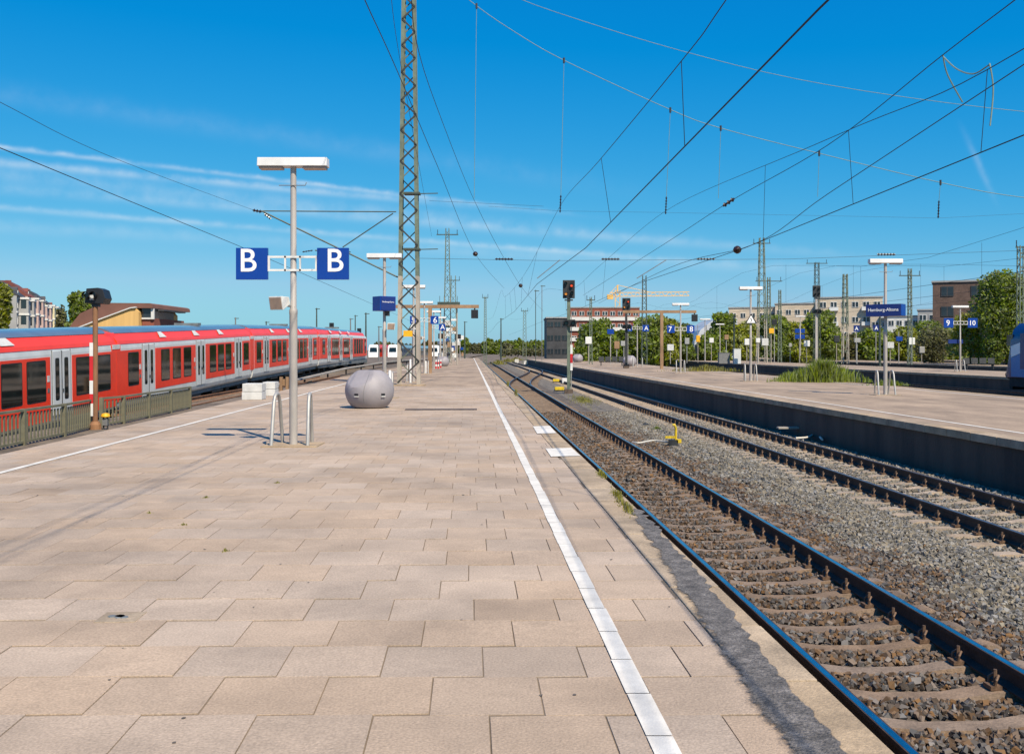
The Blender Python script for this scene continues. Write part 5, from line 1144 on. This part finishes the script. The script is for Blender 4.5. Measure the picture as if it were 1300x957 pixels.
# ---------------------------------------------------------------- buildings
BM = dict(cream=mat('plaster_cream', (.56, .47, .36), .85, var=.1, scale=.3), white=mat('plaster_white', (.66, .65, .62), .8, var=.08, scale=.3), brick=mat('brown_brick', (.15, .095, .075), .9, var=.25, scale=.6, fine=.25, fscale=4), redb=mat('red_brick', (.28, .085, .055), .9, var=.2, scale=.5),
          rose=mat('plaster_rose', (.50, .36, .33), .85, var=.12, scale=.3), yel=mat('plaster_yellow', (.66, .58, .36), .85, var=.1, scale=.3), grey=mat('plaster_grey', (.34, .335, .33), .85, var=.12, scale=.3), tile=mat('roof_tile_red', (.20, .06, .045), .85, var=.3, scale=.5), slate=mat('roof_slate', (.06, .06, .065), .7, var=.3, scale=.5),
          ochre=mat('plaster_ochre', (.68, .42, .15), .85, var=.1, scale=.5, streak=(4, 1, .2)), brownroof=mat('roof_brown', (.19, .085, .06), .8, var=.15, scale=.5), hall=mat('pale_hall_skin', (.55, .57, .60), .4, var=.2, scale=.3), pane=mat('window_pane', (.03, .04, .05), .1, var=.3, scale=.4), frame=mat('window_frame_white', (.7, .7, .68), .6, var=.05))
_w = {}
def window(par, w, h, loc, fr='frame'):
    k = (round(w, 2), round(h, 2), fr)
    if k not in _w:
        m = MB(); m.box((0, 0, 0), (w, .16, h)); m2 = MB(); m2.box((-w * .25, -.06, 0), (w * .40, .08, h * .86)); m2.box((w * .25, -.06, 0), (w * .40, .08, h * .86)); _w[k] = (m.mesh('window', BM[fr]), m2.mesh('pane', BM['pane']))
    o = inst('window', _w[k][0], par, loc); inst('pane', _w[k][1], o)
def block(loc, rz, W, D, Hh, label, wall, floors, cols_, ww=1.2, wh=1.5, roof=None, z0=.0, band=None, cat='building', balcony=(), group=None, sides=True):
    t = thing('building', loc, label, cat, group, rz)
    m = MB(); m.box((0, D / 2, Hh / 2), (W, D, Hh)); m.build('wall', BM[wall], t)
    fh = (Hh - z0) / floors
    for i in range(floors):
        z = z0 + fh * (i + .55)
        for k in range(cols_):
            x = -W / 2 + W * (k + .5) / cols_
            if k in balcony:
                b = MB(); b.box((0, -.55, z - wh * .75), (W / cols_ * .85, 1.1, 1.0)); bb = b.build('balcony', BM['frame'], t, (x, 0, 0))
            window(t, ww, wh, (x, -.02, z), 'slate' if wall in ('brick', 'slate') else 'frame')
        if band: m = MB(); m.box((0, -.06, z0 + fh * i), (W + .1, .2, .35)); m.build('cornice', BM[band], t)
    if roof == 'flat':
        m = MB(); m.box((0, D / 2, Hh + .15), (W + .4, D + .4, .3)); m.build('roof', BM['grey'], t)
    elif roof:
        m = MB(); r = 3.4; m.prism([(-.4, Hh), (D * .32, Hh + r), (D * .7, Hh + r), (D + .4, Hh)], lambda a, b: (-W / 2, a, b), lambda a, b: (W / 2, a, b)); rf = m.build('roof', BM[roof], t)
        m = MB(); m.box((W * .42, D * .5, Hh + r), (.9, 1.2, 2.2)); m.build('chimney', BM['redb'], rf)
        m = MB(); m.prism([(-.9, Hh), (.9, Hh), (.9, Hh + 1.5), (0, Hh + 2.3), (-.9, Hh + 1.5)], lambda a, b: (a, .9, b), lambda a, b: (a, 3.6, b)); dm = m.build('dormer', BM[roof], rf)
        window(rf, 1.0, 1.2, (0, .88, Hh + .95))
        for bx in (-W * .27, W * .27):
            m = MB(); m.box((bx, -.9, Hh * .47), (3.4, 2.0, Hh * .94)); by = m.build('bay', BM[wall], t)
            for i in range(floors):
                z = fh * (i + .55); m = MB(); m.box((bx - 1.72, -1.0, z), (.12, 1.0, 1.9)); m.build('bay_window', BM['pane'], by); m = MB(); m.box((bx, -.9, fh * (i + 1) - .4), (3.7, 2.3, .4)); m.build('bay_cornice', BM['white'], by)
    return t
# row of old town houses on the left
A, Bp = Vector((-101, 203)), Vector((-132, 290)); d = (Bp - A); n_h = 5; ang = math.atan2(d.y, d.x)
hd = [('grey', 'slate', 'grey old town house partly hidden by the tree at far left'), ('rose', 'tile', 'rose coloured town house with red tiled roof'), ('rose', 'slate', 'rose town house with dark roof in the middle of the row'), ('yel', 'slate', 'pale yellow town house with dark roof'), ('cream', 'tile', 'cream town house at the right end of the row')]
for i, (wl_, rf, lb) in enumerate(hd):
    c = A + d * ((i + .5) / n_h); L = d.length / n_h - .1
    block((c.x, c.y, -.5), ang + 0.0, L, 12, 13.2 + (i % 2) * .8, lb, wl_, 4, 5, 1.3, 2.0, rf, band='white', group='old town houses', cat='house')
# brown roofed building with ochre gable
def ochre():
    Y = 120; q = lambda x, y: pix(x, y, Y); z0 = -.3
    o = Vector((q(150, 416).x, Y, z0)); t = thing('building', o, 'low ochre building with a sloping brown roof and glazed top corner', 'building')
    pl = lambda x, y: (q(x, y).x - o.x, q(x, y).z - z0)
    base = 0.0
    m = MB(); pg = [pl(90, 424), pl(176, 424), pl(176, 396), pl(172, 391.5), pl(165, 392.5), pl(90, 418)]; m.prism([(pg[0][0], 0), (pg[1][0], 0)] + pg[2:], lambda a, b: (a, 0, b), lambda a, b: (a, 14, b)); m.build('wall', BM['ochre'], t)
    m = MB(); m.prism([pl(82, 421), pl(110, 411), pl(125, 406), pl(150, 397.5), pl(166, 392), pl(173, 391.2), pl(193, 391.2), pl(192, 386.5), pl(189, 385), pl(130, 384.5), pl(100, 398)], lambda a, b: (a, .3, b + .02), lambda a, b: (a, 14.3, b + .02)); m.build('roof', BM['brownroof'], t)
    m = MB(); e = [pl(90, 421), pl(125, 407.2), pl(166, 392), pl(173, 391.2)]
    for a, b in zip(e[:-1], e[1:]): m.bar((a[0], .0, a[1] + .1), (b[0], .0, b[1] + .1), .5, .12)
    m.build('verge_board', BM['white'], t)
    a, b = pl(177, 404), pl(193, 391.3); m = MB(); m.span((a[0], .8, a[1]), (b[0] - .1, 8, b[1])); g = m.build('glazed_corner', BM['pane'], t)
    m = MB(); m.span((a[0], .7, a[1] - .1), (b[0] - .1, .85, a[1] + .1)); m.span((b[0] - .35, .6, a[1] - .1), (b[0], .9, b[1])); m.build('window_frame', BM['white'], g)
    a = pl(177, 424); b = pl(192, 404); m = MB(); m.span((a[0], .9, 0), (b[0], 12, b[1])); m.build('wall', BM['redb'], t)
    a, b = pl(193, 394), pl(201, 392); m = MB(); m.span((a[0], 2, a[1]), (b[0], 10, b[1])); m.build('canopy', BM['slate'], t)
ochre()
# right hand side
def block_px(x0, x1, ytop, Y, label, wall, floors, cols_, **k):
    a, b = pix(x0, ytop, Y), pix(x1, ytop, Y); return block(((a.x + b.x) / 2, Y, -.5), k.pop('rz', -math.atan(a.x / Y) * 1.05), b.x - a.x, k.pop('D', 16), a.z + .5, label, wall, floors, cols_, **k)
block_px(1190, 1330, 357, 168, 'dark brown brick building at right behind the large tree', 'brick', 4, 4, ww=2.0, wh=1.7, roof='flat')
block_px(1040, 1118, 378, 260, 'cream apartment block with white balconies behind the tall signal', 'cream', 4, 6, ww=1.6, wh=1.5, roof='flat', balcony=(1, 4))
block_px(985, 1040, 386, 275, 'cream apartment block with a plain end wall behind the ladder like mast', 'cream', 3, 5, ww=1.4, wh=1.4, roof='flat')
block_px(926, 985, 391, 290, 'cream flat roofed block behind the triangle sign', 'cream', 3, 5, ww=1.4, wh=1.4, roof='flat')
block_px(1106, 1142, 388, 255, 'cream corner block right of the station name sign', 'cream', 4, 3, ww=1.6, wh=1.5, roof='flat', balcony=(1,))
block_px(1128, 1176, 402, 240, 'low white house row left of the brick building', 'white', 3, 5, ww=1.2, wh=1.3, roof='flat')
block_px(1166, 1190, 394, 236, 'small grey and white house touching the brick building', 'grey', 3, 2, ww=1.6, wh=1.4, roof='flat')
def long_hall():
    for (x0, x1, yt, Y, wall, lb, fl) in ((694, 722, 404, 240, 'slate', 'dark glazed building end behind the red signal', 3), (724, 812, 391, 300, 'redb', 'long red and white striped building behind the trees', 4)):
        a, b = pix(x0, yt, Y), pix(x1, yt, Y); t = block(((a.x + b.x) / 2, Y, -.5), 0, b.x - a.x, 18, a.z + .5, lb, wall, fl, 9 if fl == 4 else 3, ww=1.5, wh=1.3, roof='flat')
        if fl == 4:
            for k in range(4): m = MB(); m.box((0, -.25, 3.1 * k + 2.2), (b.x - a.x + .2, .4, 1.1)); m.build('white_band', BM['white'], t)
long_hall()
def pale_hall():
    Y = 200; a, b = pix(880, 405, Y), pix(936, 405, Y); W = b.x - a.x; Hh = a.z + .3; t = thing('hall', ((a.x + b.x) / 2, Y, -.3), 'rounded pale silver hall behind the 8 sign', 'building')
    pr = [(-W / 2, 0), (-W / 2 + .3, Hh * .45), (-W / 2 + 1.4, Hh * .72), (-W / 2 + 3.2, Hh * .9), (0, Hh), (W / 2, Hh * 1.02), (W / 2, 0)]
    m = MB(); m.prism(pr, lambda x, z: (x, 0, z), lambda x, z: (x, 14, z)); m.build('shell', BM['hall'], t, smooth=False)
    m = MB(); m.box((-W * .25, -.05, Hh * .22), (W * .42, .2, Hh * .3)); m.build('glass_front', BM['pane'], t)
    for k in range(5): m = MB(); m.box((-W * .4 + k * W * .2, -.06, Hh * .6), (.08, .2, Hh * .5)); m.build('rib', BM['grey'], t)
pale_hall()
def crane():
    Y = 420; o = pix(784, 440, Y); t = thing('tower_crane', (o.x, Y, -.3), 'yellow tower crane far behind the amber signal', 'crane'); q = lambda x, y: pix(x, y, Y) - t.location
    def truss(a, b, w, nm):
        m = MB(); L = (b - a).length; n = int(L / w); d = (b - a) / n; s = Vector((0, 0, 1)) if abs((b - a).z) < L * .5 else Vector((1, 0, 0))
        for e in (-1, 1): m.bar(a + s * e * w / 2, b + s * e * w / 2, .28, .28)
        for k in range(n): m.bar(a + d * k + s * (w / 2) * (1 if k % 2 else -1), a + d * (k + 1) - s * (w / 2) * (1 if k % 2 else -1), .18, .18)
        m.build(nm, X['crane'], t)
    truss(q(784, 441), q(784, 368), 2.0, 'tower'); truss(q(774, 374), q(875, 373), 1.6, 'jib')
    m = MB(); m.bar(q(784, 362), q(830, 372), .2, .2); m.bar(q(784, 362), q(774, 373), .2, .2); m.bar(q(784, 362), q(784, 370), .6, .6); m.build('tie_bars', X['crane'], t); m = MB(); m.box(q(774.5, 377), (2.5, 2, 2)); m.build('counterweight', X['crane'], t)
crane()
